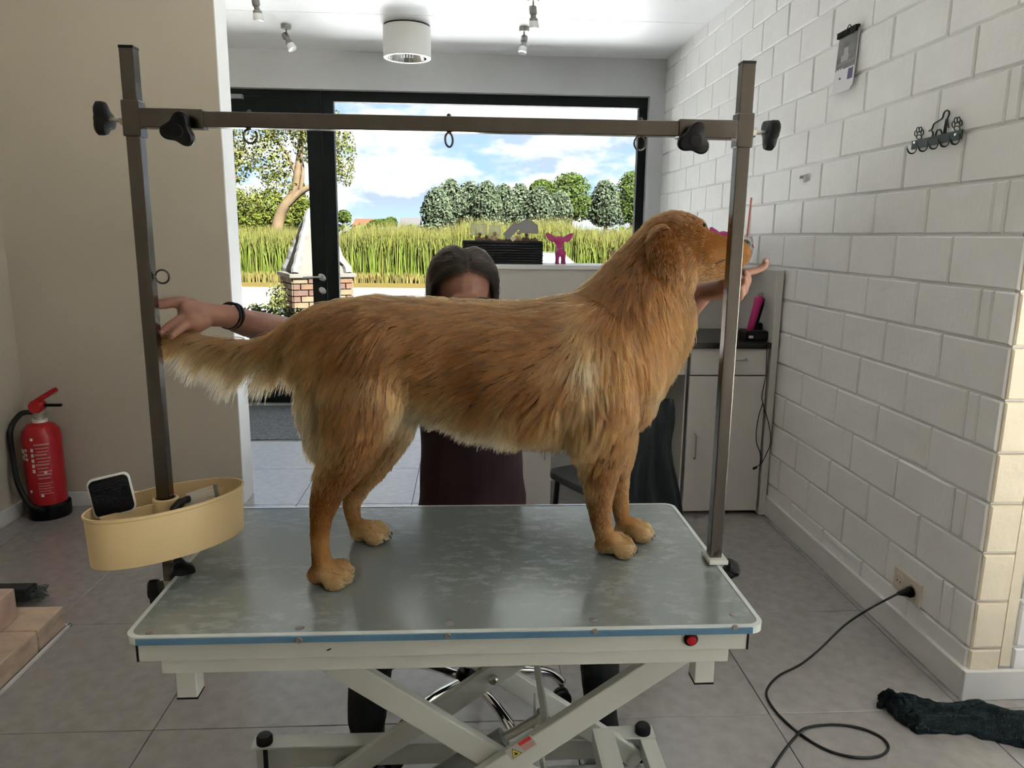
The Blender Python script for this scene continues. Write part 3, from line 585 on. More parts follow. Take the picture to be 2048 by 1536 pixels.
# ------------------------------------------------------------------ overhead grooming frame
XL, XR, YP, TB = -.598, .514, 1.447, .0125
gf = thing('grooming_arm_frame', (XL, YP, .62), 'steel overhead grooming arm with two square posts and a crossbar', 'grooming arm')
MB().box((XL-TB, YP-TB, .62), (XL+TB, YP+TB, 1.70), .0015).build('post', steel, gf)
MB().box((XR-TB, YP-TB, .64), (XR+TB, YP+TB, 1.70), .0015).build('post', steel, gf)
for x in (XL, XR): MB().box((x-TB-.0005, YP-TB-.0005, 1.699), (x+TB+.0005, YP+TB+.0005, 1.704), .001).build('post_cap', blackp, gf)
ZB = 1.583
MB().box((XL+.02, YP-TB, ZB-.0135), (XR-.02, YP+TB, ZB+.0135), .0015).build('crossbar', steel, gf)
def knob(c, ax, nm='clamp_knob', r=.026, depth=.022, lobes=3, ph=0.0, par=gf):
    ax = Vector(ax).normalized(); u = ax.orthogonal().normalized(); w = ax.cross(u); N_ = 36; V = []
    lv = ((.55, -.002), (.94, .0), (1.0, .006), (1.0, depth*.62), (.86, depth*.8), (.42, depth*.86), (.40, depth), (.02, depth))
    for s, h_ in lv:
        for k in range(N_):
            t = 2*PI*k/N_; rr = r*(1+.24*math.cos(lobes*t+ph))*s if s > .5 else r*s
            V.append(Vector(c)+ax*h_+(u*math.cos(t)+w*math.sin(t))*rr)
    F = [(i*N_+k, i*N_+(k+1) % N_, (i+1)*N_+(k+1) % N_, (i+1)*N_+k) for i in range(len(lv)-1) for k in range(N_)]+[tuple(range(N_-1, -1, -1))]
    return MB().add(V, F).build(nm, blackp, par, auto=A30)
for x, s in ((XL, 1), (XR, -1)):
    sl = MB().box((x-.0155, YP-.0155, ZB-.032), (x+.0155, YP+.0155, ZB+.03), .0015).box((x+s*.015, YP-.0155, ZB-.0165), (x+s*.125, YP+.0155, ZB+.0165), .0015).build('corner_sleeve', steel, gf)
    MB().tube([(x-s*.015, YP, ZB-.003), (x-s*.05, YP, ZB-.003)], .004, 10).lathe([(.009, 0), (.009, .008)], (x-s*.016, YP, ZB-.003), 6, (-s, 0, 0)).build('clamp_bolt', bolt, gf)
    knob((x-s*.045, YP, ZB-.003), (-s, 0, 0), ph=.5)
    MB().box((x-s*.0165, YP-.012, ZB-.03), (x-s*.0155, YP+.012, ZB+.028)).build('sleeve_weld_plate', mat('dark_steel', (.12, .11, .10), .4, .9), gf)
    kx = P(362, 285, Y=YP-.03).x if s > 0 else P(1386, 290, Y=YP-.03).x
    MB().tube([(kx, YP-.0155, ZB-.004), (kx, YP-.035, ZB-.006)], .004, 10).build('clamp_bolt', bolt, gf)
    knob((kx, YP-.028, ZB-.02), (0, -1, -.25), ph=1.9 if s > 0 else 1.35)
def hook(px, closed, ang):
    x = P(px, 258, Y=YP).x; h_ = MB(); h_.tube([(x, YP, ZB+.018), (x, YP, ZB-.016)], .0022, 8).lathe([(.004, 0), (.004, .004), (.002, .006)], (x, YP, ZB+.0135), 8)
    a0, a1 = (90, 405) if not closed else (90, 450); pts = []
    for k in range(25):
        t = RAD(a0+(a1-a0)*k/24); pts.append((x+math.cos(t)*.0115*math.cos(ang), YP+math.cos(t)*.0115*math.sin(ang), ZB-.0265+math.sin(t)*.0125))
    h_.tube(pts, .0020, 8); h_.build('tether_ring' if closed else 'tether_hook', mat('dark_wire', (.10, .09, .08), .35, .9), gf, smooth=True)
hook(500, False, 0.15); hook(898, True, .95); hook(1281, True, .25)
q = P(299, 553, Y=YP); rg = MB(); pts = [(XL+TB+.015+.0125*math.cos(t), YP, q.z+.0125*math.sin(t)) for t in np.linspace(PI*1.05, PI*3.0, 24)]
rg.tube(pts, .0018, 8).tube([(XL-.015, YP, q.z), (XL+TB+.004, YP, q.z)], .0022, 8).build('side_ring', MATS['dark_wire'], gf, smooth=True)
# clamps at the table edge
MB().box((XL-.022, YP-.03, .62), (TX0+.012, YP+.03, TT-.022), .003).box((XL+.013, YP-.028, TT-.02), (XL+.021, YP+.028, TT+.10), .002).build('table_clamp', wm, gf)
MB().box((TX1-.006, YP-.028, .63), (XR+.024, YP+.028, TT-.022), .003).box((XR-.018, YP-.028, TT+.002), (XR+.022, YP+.028, TT+.012), .002).build('table_clamp', wm, gf)
knob(P(322, 1182, Y=1.37), (-1, -.2, -.1), ph=.8); knob(P(362, 1133, Y=YP-.02), (.35, -1, -.3), ph=.2, r=.022); knob(P(1452, 1133, Y=YP-.01), (1, -.1, -.55), ph=.3, r=.018, depth=.03)
def fuse(mb, voxel, name, smooth_iter=6, fac=.5):
    """one continuous skin over all the shapes collected in mb"""
    me = mb.mesh('tmp'); o = bpy.data.objects.new('tmp', me); COL.objects.link(o)
    r = o.modifiers.new('r', 'REMESH'); r.mode = 'VOXEL'; r.voxel_size = voxel; r.adaptivity = 0
    if smooth_iter: s = o.modifiers.new('s', 'SMOOTH'); s.factor = fac; s.iterations = smooth_iter
    dg = bpy.context.evaluated_depsgraph_get(); ev = o.evaluated_get(dg); out = bpy.data.meshes.new_from_object(ev); out.name = name
    bpy.data.objects.remove(o); bpy.data.meshes.remove(me); out.shade_smooth(); return out
def from_mesh(name, me, m, parent=None):
    me.materials.clear(); me.materials.append(m); o = bpy.data.objects.new(name, me); COL.objects.link(o)
    if parent is not None: parent_to(o, parent)
    return o
def cone_chain(mb, pts, rs, n=12, sub=5):
    """tapered limb with round ends through pts"""
    pp = smoothpath(pts, sub); x = np.linspace(0, len(pts)-1, len(pp)); rr = np.interp(x, range(len(pts)), rs)
    mb.tube(pp, list(rr), n); mb.ball(pp[0], rr[0], 10); mb.ball(pp[-1], rr[-1], 10); return mb
# ------------------------------------------------------------------ tool tray on the left post and what lies in it
ZR = .872; tc_ = Vector((-.590, 1.440, ZR)); ta_ = RAD(45)
tr = thing('tool_tray', (tc_.x, tc_.y, ZR-.10), 'cream oval plastic tool tray fixed round the left post', 'tray')
crm = mat('cream_plastic', (.66, .50, .27), .42, var=.05, vscale=5)
def oval(a, b, z, n=56): return [(tc_.x+a*math.cos(t)*math.cos(ta_)-b*math.sin(t)*math.sin(ta_), tc_.y+a*math.cos(t)*math.sin(ta_)+b*math.sin(t)*math.cos(ta_), z) for t in (2*PI*k/n for k in range(n))]
rings = [oval(.146, .071, ZR-.098), oval(.149, .074, ZR-.098), oval(.1525, .0765, ZR-.008), oval(.155, .079, ZR-.005), oval(.155, .079, ZR), oval(.151, .075, ZR), oval(.1485, .0735, ZR-.092), oval(.05, .03, ZR-.092)]
V = [p for r in rings for p in r]; n = 56
MB().add(V, [(i*n+k, i*n+(k+1) % n, (i+1)*n+(k+1) % n, (i+1)*n+k) for i in range(len(rings)-1) for k in range(n)]+[tuple(range(n-1, -1, -1)), tuple((len(rings)-1)*n+k for k in range(n))]).build('tray_bowl', crm, tr, auto=A30)
MB().lathe([(.026, -.09), (.024, -.002), (.022, 0), (.0195, 0), (.0195, -.09)], (XL, YP, ZR-.002), 24, caps=False).build('post_collar', crm, tr, auto=A30)
MB().lathe([(.022, -.0015), (.0185, -.001)], (XL, YP, ZR-.001), 24, caps=False).build('collar_ring', mat('plum_gasket', (.08, .04, .06), .5), tr)
MB().bar((XL-.088, YP-.083, ZR-.05), (XL-.015, YP-.012, ZR-.05), .003, .08).bar((XL+.015, YP+.012, ZR-.05), (XL+.088, YP+.08, ZR-.05), .003, .08).build('divider', crm, tr)
def quadplate(nm, c4, th, m, par, bev=0): 
    a, b_, c_, d_ = [Vector(x) for x in c4]; nrm = (b_-a).cross(d_-a).normalized()
    return MB().add([a, b_, c_, d_, a+nrm*th, b_+nrm*th, c_+nrm*th, d_+nrm*th], [(0, 1, 2, 3), (7, 6, 5, 4), (0, 4, 5, 1), (1, 5, 6, 2), (2, 6, 7, 3), (3, 7, 4, 0)]).build(nm, m, par)
# slicker brush standing at the left end
sb = thing('slicker_brush', P(225, 1020, Y=1.385), 'square slicker brush with black pad and white rim standing in the tray', 'brush')
bq = [P(187, 1040, Y=1.372), P(272, 1018, Y=1.40), P(259, 946, Y=1.405), P(174, 961, Y=1.378)]
cen = sum(bq, Vector())/4; ux = (bq[1]-bq[0]).normalized(); uy = (bq[3]-bq[0]); uy = (uy-ux*uy.dot(ux)).normalized(); un = ux.cross(uy); wd, ht = (bq[1]-bq[0]).length/2, (bq[3]-bq[0]).length/2
MB().prism(rrect(-wd, -ht, wd, ht, .012), cen, ux, uy, un*-.012).build('brush_back', mat('white_plastic', (.72, .72, .68), .35), sb, auto=A30)
pd = MB().prism(rrect(-wd+.003, -ht+.003, wd-.003, ht-.003, .010), cen+un*.0002, ux, uy, un*.003).build('pin_pad', mat('black_rubber_pad', (.004, .005, .006), .95), sb)
pins = MB()
for i in range(15):
    for j in range(12):
        q = cen+ux*(-wd+.008+i*(2*wd-.016)/14)+uy*(-ht+.008+j*(2*ht-.016)/11)+un*.003; pins.tube([q, q+un*.008], .00035, 4)
tag(pins.build('wire_pins', mat('pin_steel', (.012, .012, .013), .6), sb), kind='stuff')
MB().tube([cen-un*.006-uy*ht*.9, cen-un*.010-uy*(ht+.05)], .009, 12).build('brush_handle', blackp, sb, auto=A30)
# rake comb lying on the right side
rk = thing('undercoat_rake', P(380, 1015, Y=1.42), 'undercoat rake with long metal teeth and black handle in the tray', 'comb')
r0, r1 = P(372, 1003, Y=1.42), P(436, 986, Y=1.45)
MB().tube(smoothpath([P(330, 1062, Y=1.385), P(345, 1025, Y=1.39), P(362, 1005, Y=1.41), P(378, 998, Y=1.425)], 4), [.008]*5+[.011]*4+[.008]*4, 10, flat=.8).build('rake_handle', blackp, rk, smooth=True)
MB().bar(P(430, 968, Y=1.447), P(438, 1008, Y=1.447), .008, .006, up=(1, 0, 0)).build('rake_bar', mat('grey_bar', (.25, .25, .24), .4, .7), rk)
tn = MB()
for k in range(15): tn.tube([P(372, 988+k*1.7, Y=1.425), P(430+k*.45, 970+k*2.5, Y=1.447)], .0009, 5)
tn.build('teeth', mat('pin_wire', (.70, .68, .64), .4, .6), rk)
# ------------------------------------------------------------------ desk along the block wall
DY = 3.56; lam = mat('white_melamine', (.55, .535, .51), .4, var=.02); bw = mat('black_worktop', (.012, .012, .013), .3)
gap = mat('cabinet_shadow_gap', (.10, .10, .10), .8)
hm = mat('handle_steel', (.45, .45, .44), .3, 1.0)
def handle(a, b_, par, off=.022):
    a, b_ = Vector(a), Vector(b_); d = Vector((0, -off, 0)); e_ = (b_-a)*.12
    MB().tube(smoothpath([a, a+d*.8+e_*.3, a+d+e_, b_+d-e_, b_+d*.8-e_*.3, b_], 4), .0042, 8).build('handle', hm, par, smooth=True)
zc0, zc1, zd = .02, .857, .718
rc = thing('cabinet_unit', (1.26, DY+.28, 0), 'white base cabinet with drawer and door beside the block wall', 'cabinet')
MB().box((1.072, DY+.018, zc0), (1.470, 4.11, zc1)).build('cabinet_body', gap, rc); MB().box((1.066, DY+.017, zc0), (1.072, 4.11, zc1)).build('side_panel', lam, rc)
f = MB().box((1.085, DY, zd+.006), (1.468, DY+.018, zc1-.003), .0015).build('drawer_front', lam, rc); handle(P(1440, 719, Y=DY), P(1492, 718, Y=DY), f)
f = MB().box((1.085, DY, zc0), (1.468, DY+.018, zd), .0015).build('door', lam, rc); handle(P(1388, 917, Y=DY), P(1390, 868, Y=DY), f)
mc = thing('drawer_unit', (.74, DY+.28, zd), 'shallow white drawer unit above the knee space of the desk', 'drawer')
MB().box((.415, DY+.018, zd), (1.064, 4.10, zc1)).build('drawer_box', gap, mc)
for a, b_ in ((.418, .738), (.742, 1.062)):
    f = MB().box((a, DY, zd+.006), (b_, DY+.018, zc1-.003), .0015).build('drawer_front', lam, mc); handle(((a+b_)/2-.05, DY, .79), ((a+b_)/2+.05, DY, .79), f)
lc = thing('desk_cabinet', (.23, DY+.28, 0), 'white narrow cabinet at the left end of the desk behind the person', 'cabinet')
MB().box((.05, DY+.018, zc0), (.411, 4.11, zc1)).build('cabinet_body', lam, lc)
f = MB().box((.053, DY, zc0), (.408, DY+.018, zc1-.003), .0015).build('door', lam, lc); handle((.375, DY, .30), (.375, DY, .44), f)
tag(MB().box((.03, DY-.02, zc1), (1.474, 4.113, .886), .002).build('worktop', bw), 'glossy black worktop running over the white desk cabinets', 'worktop')
tag(MB().box((.03, 4.115, 0), (1.522, 4.145, 1.205), .002).build('desk_back_panel', lam), 'tall white panel behind the black worktop', 'panel')
tag(MB().box((1.478, DY-.01, 0), (1.512, 4.113, 1.235), .002).build('desk_side_panel', lam), 'narrow tall white panel between the cabinet and the block wall', 'panel')
tag(MB().box((-.02, 4.10, 1.206), (1.45, 4.46, 1.229), .002).build('counter_shelf', mat('white_shelf', (.74, .75, .75), .35)), 'white counter shelf on the tall panel carrying basket and figurines', 'shelf')
tag(MB().box((1.36, 3.72, 1.2358), (1.512, 4.098, 1.245), .001).build('corner_shelf', MATS['white_shelf']), 'thin white corner shelf under the round cup by the block wall', 'shelf')
SZ = 1.229
# clipper in its dock
dx = P(1506, 672, Y=3.66).x; dz = .886; ck = thing('clipper_dock', (dx, 3.66, dz), 'pink and black cordless clipper standing in its black charging dock', 'clipper')
MB().box((dx-.058, 3.60, dz), (dx+.058, 3.72, dz+.05), .010).box((dx-.005, 3.65, dz+.045), (dx+.045, 3.71, dz+.085), .008).build('dock', blackp, ck)
MB().box((dx-.045, 3.595, dz+.015), (dx-.022, 3.601, dz+.028), .002).build('dock_light', mat('pale_button', (.6, .45, .45), .4), ck)
pk = mat('magenta_plastic', (.46, .02, .16), .35); c0_, c1_ = Vector((dx-.022, 3.655, dz+.04)), Vector((dx+.022, 3.66, dz+.225))
MB().tube([c0_+(c1_-c0_)*t for t in (0, .3, .7, .88, .96)], [.017, .018, .019, .024, .018], 14).build('clipper_body', pk, ck, smooth=True)
MB().tube([c0_+(c1_-c0_)*t+Vector((.020, .008, 0)) for t in (0, .3, .7, .9)], [.014, .015, .016, .012], 12).build('clipper_grip', blackp, ck, smooth=True)
MB().box((c1_.x-.012, c1_.y-.008, c1_.z-.012), (c1_.x+.014, c1_.y+.008, c1_.z+.012), .002).build('clipper_blade', hm, ck)
tag(MB().tube(smoothpath([P(x, y, Y=DY-.024) for x, y in ((1535, 688), (1533, 720), (1531, 755), (1524, 790), (1526, 808), (1538, 850), (1541, 885), (1534, 905), (1524, 925), (1512, 935))], 5), .0022, 6).tube(smoothpath([P(x, y, Y=DY-.024) for x, y in ((1526, 806), (1518, 830), (1513, 860), (1513, 885), (1520, 905), (1522, 925))], 5), .0022, 6).tube([P(1514, 934, Y=DY-.024), P(1506, 938, Y=DY-.024)], .006, 8).build('hanging_cable', blackp), 'thin black cable with plug hanging down the cabinet door', 'cable')
# ------------------------------------------------------------------ things on the counter shelf
bx0, bx1 = P(926, 500, Y=4.22).x, P(1086, 500, Y=4.22).x
bk = thing('wicker_basket', ((bx0+bx1)/2, 4.30, SZ), 'black rectangular wicker basket full of trinkets on the counter shelf', 'basket')
bkm = mat('black_wicker', (.012, .013, .014), .5, bump=.8, bscale=120)
bh = .118; b2 = MB()
for k in range(9):
    z = SZ+.006+k*bh/8.6; x0, x1, y0, y1 = bx0+.004, bx1-.004, 4.225, 4.385; pts = []
    for (xa, ya), (xb, yb) in (((x0, y0), (x1, y0)), ((x1, y0), (x1, y1)), ((x1, y1), (x0, y1)), ((x0, y1), (x0, y0))):
        nn = max(6, int(abs(xb-xa+yb-ya)/.02)); 
        for i in range(nn): t = i/nn; pts.append((xa+(xb-xa)*t, ya+(yb-ya)*t+.0035*(-1)**(i+k), z))
    b2.tube(pts+[pts[0]], .0072, 6)
b2.build('weave', bkm, bk, smooth=True); MB().box((bx0+.01, 4.232, SZ+.001), (bx1-.01, 4.378, SZ+bh-.012)).build('basket_lining', bkm, bk)
MB().tube([(x0, y0, SZ+bh), (x1, y0, SZ+bh), (x1, y1, SZ+bh), (x0, y1, SZ+bh), (x0, y0, SZ+bh)], .009, 8).build('basket_rim', bkm, bk, smooth=True)
brn = [mat('trinket_brown', (.16, .085, .05), .6, var=.4, vscale=40), mat('trinket_tan', (.42, .28, .16), .6, var=.3, vscale=40), mat('trinket_cream', (.68, .60, .42), .6)]
tl = ['upright on the left rim', 'second from the left', 'leaning right', 'with a round head near the middle', 'lying low at the middle', 'under the tilted grey card', 'tall and tan on the right', 'second from the right', 'at the right rim']
for i, px in enumerate((943, 958, 972, 988, 1003, 1018, 1036, 1052, 1068)):
    zt_ = (487, 465, 470, 463, 478, 476, 462, 466, 475)[i]; q = P(px, 490, Y=4.28); top = P(px, zt_, Y=4.28); m_ = MB(); hh = top.z-(SZ+bh-.01)
    m_.ball((q.x, 4.28, SZ+bh-.012+hh*.35), .02, 8, (1, .9, max(.6, hh*.35/.02))).ball((q.x+.004, 4.278, top.z-.011), .011, 8).ball((q.x-.012, 4.275, SZ+bh+hh*.3), .012, 8).ball((q.x+.014, 4.285, SZ+bh+hh*.2), .011, 8)
    tag(m_.build('dog_trinket', brn[(1, 0, 0, 1, 0, 0, 1, 0, 0)[i]], smooth=True), 'small brown dog trinket in the black basket, '+tl[i], 'trinket', 'trinkets in the basket')
hp = [(.0165*.062*16*math.sin(t)**3, .0165*.062*(13*math.cos(t)-5*math.cos(2*t)-2*math.cos(3*t)-math.cos(4*t))) for t in np.linspace(0, 2*PI, 26)[:-1]]
q = P(1026, 478, Y=4.215); tag(MB().prism(hp, q, (1, 0, 0), (0, 0, 1), (0, .006, 0)).build('heart_tag', brn[2]), 'cream heart-shaped tag hanging over the basket front', 'tag')
def sleeve_mat():
    m = bpy.data.materials.new('clear_sleeve'); m.use_nodes = True; nt = m.node_tree; b = nt.nodes['Principled BSDF']; b.inputs['Base Color'].default_value = (.55, .57, .56, 1); b.inputs['Roughness'].default_value = .2; b.inputs['Alpha'].default_value = .35; return m
cardm = [mat('grey_card', (.30, .30, .31), .5), sleeve_mat()]
for nm, c4, m_, lb, yy in (('paper_card', ((1006, 468), (1030, 443), (1042, 455), (1016, 480)), cardm[0], 'dark grey card tilted left in the basket', 4.262), ('paper_card', ((1035, 448), (1053, 437), (1076, 450), (1076, 468), (1040, 466)), cardm[0], 'dark grey pointed card on the right of the basket', 4.300), ('paper_card', ((941, 447), (974, 448), (974, 470), (942, 470)), cardm[1], 'pale translucent card at the left of the basket', 4.306), ('paper_card', ((978, 450), (1002, 450), (1002, 474), (978, 474)), cardm[1], 'pale translucent card in the middle of the basket', 4.312)):
    pts = [P(a, b_, Y=yy) for a, b_ in c4]; tag(MB().add(pts+[p+Vector((0, .0015, 0)) for p in pts], [tuple(range(len(pts)))]+[tuple(range(2*len(pts)-1, len(pts)-1, -1))]+[(i, (i+1) % len(pts), len(pts)+(i+1) % len(pts), len(pts)+i) for i in range(len(pts))]).build(nm, m_), lb, 'card', 'cards in the basket')
# pink big-eared dog figurines
def figurine(label, loc, sc, rz_, name='dog_figurine'):
    t = thing(name, (0, 0, 0), label, 'figurine', 'pink dog figurines'); b_ = MB()
    for x, y in ((-.018, -.012), (.018, -.012), (-.016, .035), (.016, .035)): cone_chain(b_, [(x, y, .006), (x*.95, y, .03), (x*.8, y, .06)], [.0075, .0065, .012]); b_.ball((x, y-.004, .005), .009, 8, (1, 1.2, .6))
    cone_chain(b_, [(0, -.012, .062), (0, .03, .064)], [.022, .020]); cone_chain(b_, [(0, .034, .07), (0, .042, .105)], [.016, .017]); b_.ball((0, .045, .122), .030, 12, (1.05, .9, .85)); cone_chain(b_, [(0, .06, .115), (0, .082, .110)], [.014, .009]); cone_chain(b_, [(0, -.03, .07), (0, -.04, .085)], [.005, .003])
    me = fuse(b_, .003, 'figurine_body', 5); from_mesh('figurine_body', me, pk2, t)
    for s in (-1, 1):
        e_ = MB(); pr = [(-.004, 0), (.014, -.014), (.036, -.006), (.052, .016), (.056, .034), (.044, .036), (.022, .026), (.004, .016)]
        e_.prism([(s*a, b__) for a, b__ in pr], (s*.020, .038, .128), (1, 0, 0), (0, 0, 1), (0, .010, 0)); from_mesh('figurine_ear', fuse(e_, .0022, 'figurine_ear', 4), pk2, t)
    t.location = loc; t.rotation_euler.z = rz_; t.scale = (sc,)*3; return t
pk2 = mat('pink_flock', (.50, .045, .20), .5)
p = P(1121, 527, Y=4.26); figurine('pink big-eared dog figurine standing beside the black basket', (p.x, 4.26, SZ), 1.06, RAD(5))
p = P(1447, 527, Y=4.18); figurine('pink big-eared dog figurine half hidden behind the dog muzzle', (min(p.x, 1.38), 4.2, SZ), 1.32, RAD(-60))
p = P(1227, 520, Y=4.24); t = thing('small_figurine', (p.x, 4.24, SZ), 'tiny brown and cream figurine on the shelf near the dog neck', 'figurine')
MB().ball((p.x, 4.24, SZ+.03), .026, 10, (.8, .8, 1.15)).ball((p.x-.006, 4.236, SZ+.066), .017, 10).build('figurine_body', brn[1], t, smooth=True); MB().ball((p.x+.004, 4.223, SZ+.045), .013, 8).build('figurine_belly', brn[2], t, smooth=True); MB().tube([(p.x-.006, 4.236, SZ+.078), (p.x-.002, 4.236, SZ+.10)], [.006, .002], 8).build('figurine_tip', brn[0], t)
# round cup with straw
p = P(1487, 492, Y=3.93); cu = thing('drinking_cup', (p.x, 3.93, SZ+.016), 'round white cup with pink print and salmon straw behind the dog nose', 'cup')
cw = mat('white_pink_cup', (.80, .74, .73), .35)
MB().lathe([(.026, 0), (.040, .03), (.051, .075), (.050, .115), (.040, .150), (.036, .150), (.044, .11)], (p.x, 3.93, (SZ+.016)), 28).build('cup_body', cw, cu, smooth=True)
for k in range(10):
    a = RAD(200+k*14); MB().ball((p.x+(.049)*math.cos(a), 3.93+(.049)*math.sin(a), (SZ+.016)+.085+.02*math.sin(k*1.7)), .006, 6).build('pink_print', mat('cup_pink', (.62, .12, .25), .5), cu, smooth=True)
MB().tube([(p.x, 3.93, (SZ+.016)+.05), (p.x+.012, 3.92, (SZ+.016)+.16), tuple(P(1503, 395, Y=3.9))], .005, 8).build('straw', mat('salmon_straw', (.72, .22, .15), .4), cu, smooth=True)
# ------------------------------------------------------------------ chair with jacket
ca, cb = P(1090, 938, Z=.45), P(1170, 978, Z=.45); cd = (cb-ca); cd.z = 0; cd.normalize(); cn = Vector((-cd.y, cd.x, 0))
ch = thing('folding_chair', ca+cd*.2+cn*.18-Vector((0, 0, .45)), 'black padded chair standing by the desk, turned left', 'chair'); ch.location.z = 0
dk = mat('black_vinyl', (.016, .020, .022), .45); bs = mat('black_steel_tube', (.010, .010, .011), .4, .3)
def cpt(a, b_, z): q = ca+cd*a+cn*b_; return Vector((q.x, q.y, z))
st_ = MB(); 
for k, (s, z) in enumerate(((.0, .425), (.0, .432), (.012, .452), (.03, .455))): pass
st_.prism(rrect(0, 0, .34, .34, .05), (ca.x, ca.y, .418), cd, cn, (0, 0, .034)); from_mesh('seat', fuse(st_, .006, 'seat', 8), dk, ch)
for a, b_, a2 in ((.05, .03, .00), (.05, .31, .00), (.30, .03, .36), (.30, .31, .36)): MB().tube([cpt(a, b_, .425), cpt(a2, b_, .0)], .011, 10).build('leg', bs, ch, auto=A30)
for b_ in (.03, .31): MB().tube(smoothpath([cpt(.32, b_, .42), cpt(.335, b_, .58), cpt(.36, b_, .74)], 4), .011, 10).build('back_post', bs, ch, auto=A30)
bk_ = MB().prism(rrect(.0, .58, .34, .76, .04), cpt(.343, 0, 0), cn, (0, 0, 1), cd*.025); from_mesh('backrest', fuse(bk_, .006, 'backrest', 6), dk, ch)
jm = mat('black_jacket_cloth', (.006, .008, .009), .9, bump=.5, bscale=60)
nu, nv = 30, 44; V = []; 
for v in range(nv):
    s = v/(nv-1)*1.24-.62           # distance along cloth from the ridge
    for u in range(nu):
        b_ = .0+.34*u/(nu-1); fold = .018*math.sin(u*.9+1.3*math.sin(v*.15))*min(1, abs(s)*3)+.012*noise.noise((u*.25, v*.2, 3))
        a = .355+(.034 if s > 0 else -.034)*min(1, abs(s)*12)+(fold+abs(s)*.10*(1 if s > 0 else -.9)); z = .785-abs(s)*(1.0+.08*math.sin(u*.5))+.01*noise.noise((u*.3, v*.3, 0))
        V.append(cpt(a, b_+.03*math.sin(v*.3+u*.1), max(.08, z)))
jk = npmesh('jacket', [tuple(p) for p in V], [(v*nu+u, v*nu+u+1, (v+1)*nu+u+1, (v+1)*nu+u) for v in range(nv-1) for u in range(nu-1)], jm, smooth=True)
sd_ = jk.modifiers.new('thickness', 'SOLIDIFY'); sd_.thickness = .008
tag(jk, 'black jacket draped over the backrest of the black chair', 'jacket')
# ------------------------------------------------------------------ fire extinguisher in the corner
ex, ey = -2.075, 3.655
fe = thing('fire_extinguisher', (ex, ey, 0), 'red fire extinguisher with black hose and base in the corner', 'fire extinguisher')
red = mat('extinguisher_red', (.42, .006, .012), .3, coat=.3); 
MB().lathe([(.094, 0), (.097, .01), (.097, .065), (.088, .075), (.084, .075)], (ex, ey, 0), 36).build('base_boot', blackp, fe, auto=A30)
MB().lathe([(.085, .06), (.086, .40), (.080, .435), (.060, .462), (.032, .475), (.026, .477)], (ex, ey, 0), 40).build('cylinder', red, fe, auto=RAD(50))
MB().lathe([(.034, .474), (.034, .488), (.024, .489)], (ex, ey, 0), 24).build('neck_ring', mat('pale_ring', (.7, .68, .64), .4), fe, auto=A30)
MB().lathe([(.024, .486), (.022, .51), (.027, .52), (.027, .545), (.02, .555)], (ex, ey, 0), 18).build('valve', bolt, fe, auto=A30)
MB().lathe([(.030, -.03), (.033, -.02), (.033, .02), (.028, .03)], (ex, ey-.006, .552), 20, (0, -1, 0)).build('valve_cap', red, fe, auto=A30)
MB().bar((ex-.01, ey, .572), (ex+.095, ey-.005, .635), .034, .022, bev=.005).build('squeeze_lever', red, fe)
MB().bar((ex+.02, ey, .556), (ex+.11, ey, .556), .02, .012, bev=.002).build('carry_handle', blackp, fe)
MB().tube(smoothpath([(ex-.02, ey-.015, .525), (ex-.075, ey-.02, .515), (ex-.115, ey-.045, .44), (ex-.108, ey-.062, .30), (ex-.085, ey-.085, .19), (ex-.035, ey-.108, .10), (ex+.01, ey-.112, .07)], 6), .0125, 12).build('hose', mat('black_rubber', (.012, .014, .013), .6), fe, smooth=True)
MB().tube([(ex+.005, ey-.112, .072), (ex+.035, ey-.104, .06)], [.014, .010], 12).build('nozzle', blackp, fe)
def arcstrip(nm, a0, a1, z0, z1, m_, r=.0868, n=8):
    V = []; 
    for k in range(n+1):
        a = RAD(a0+(a1-a0)*k/n); 
        for rr in (r, r+.0006):
            V += [(ex+rr*math.cos(a), ey+rr*math.sin(a), z0), (ex+rr*math.cos(a), ey+rr*math.sin(a), z1)]
    F = []
    for k in range(n): i = 4*k; F += [(i+2, i+6, i+7, i+3), (i, i+1, i+5, i+4), (i+1, i+3, i+7, i+5), (i, i+4, i+6, i+2)]
    return MB().add(V, F+[(0, 2, 3, 1), (4*n, 4*n+1, 4*n+3, 4*n+2)]).build(nm, m_, fe)
wl_ = mat('label_white', (.66, .62, .60), .5); wl2 = mat('label_pinkish', (.52, .22, .22), .5)
pl = arcstrip('inspection_label', 208, 238, .30, .355, wl_); arcstrip('label_print', 212, 234, .325, .332, blackp, .0875)
for k in range(11): arcstrip('instruction_line', 275+(k % 3)*3, 318-(k % 4)*3, .375-k*.0165, .381-k*.0165+(k % 3 == 0)*.003, wl2)
for k in range(5): arcstrip('pictogram', 264, 272, .345-k*.026, .362-k*.026, wl_)
for a, z in ((246, .345), (246, .322), (247, .30), (250, .14), (285, .12), (300, .235), (270, .40)): arcstrip('label_dot', a-4, a+4, z, z+.013, wl_, n=3)
for k in range(5): arcstrip('small_print', 276, 316-(k % 2)*6, .185-k*.013, .189-k*.013, wl2)
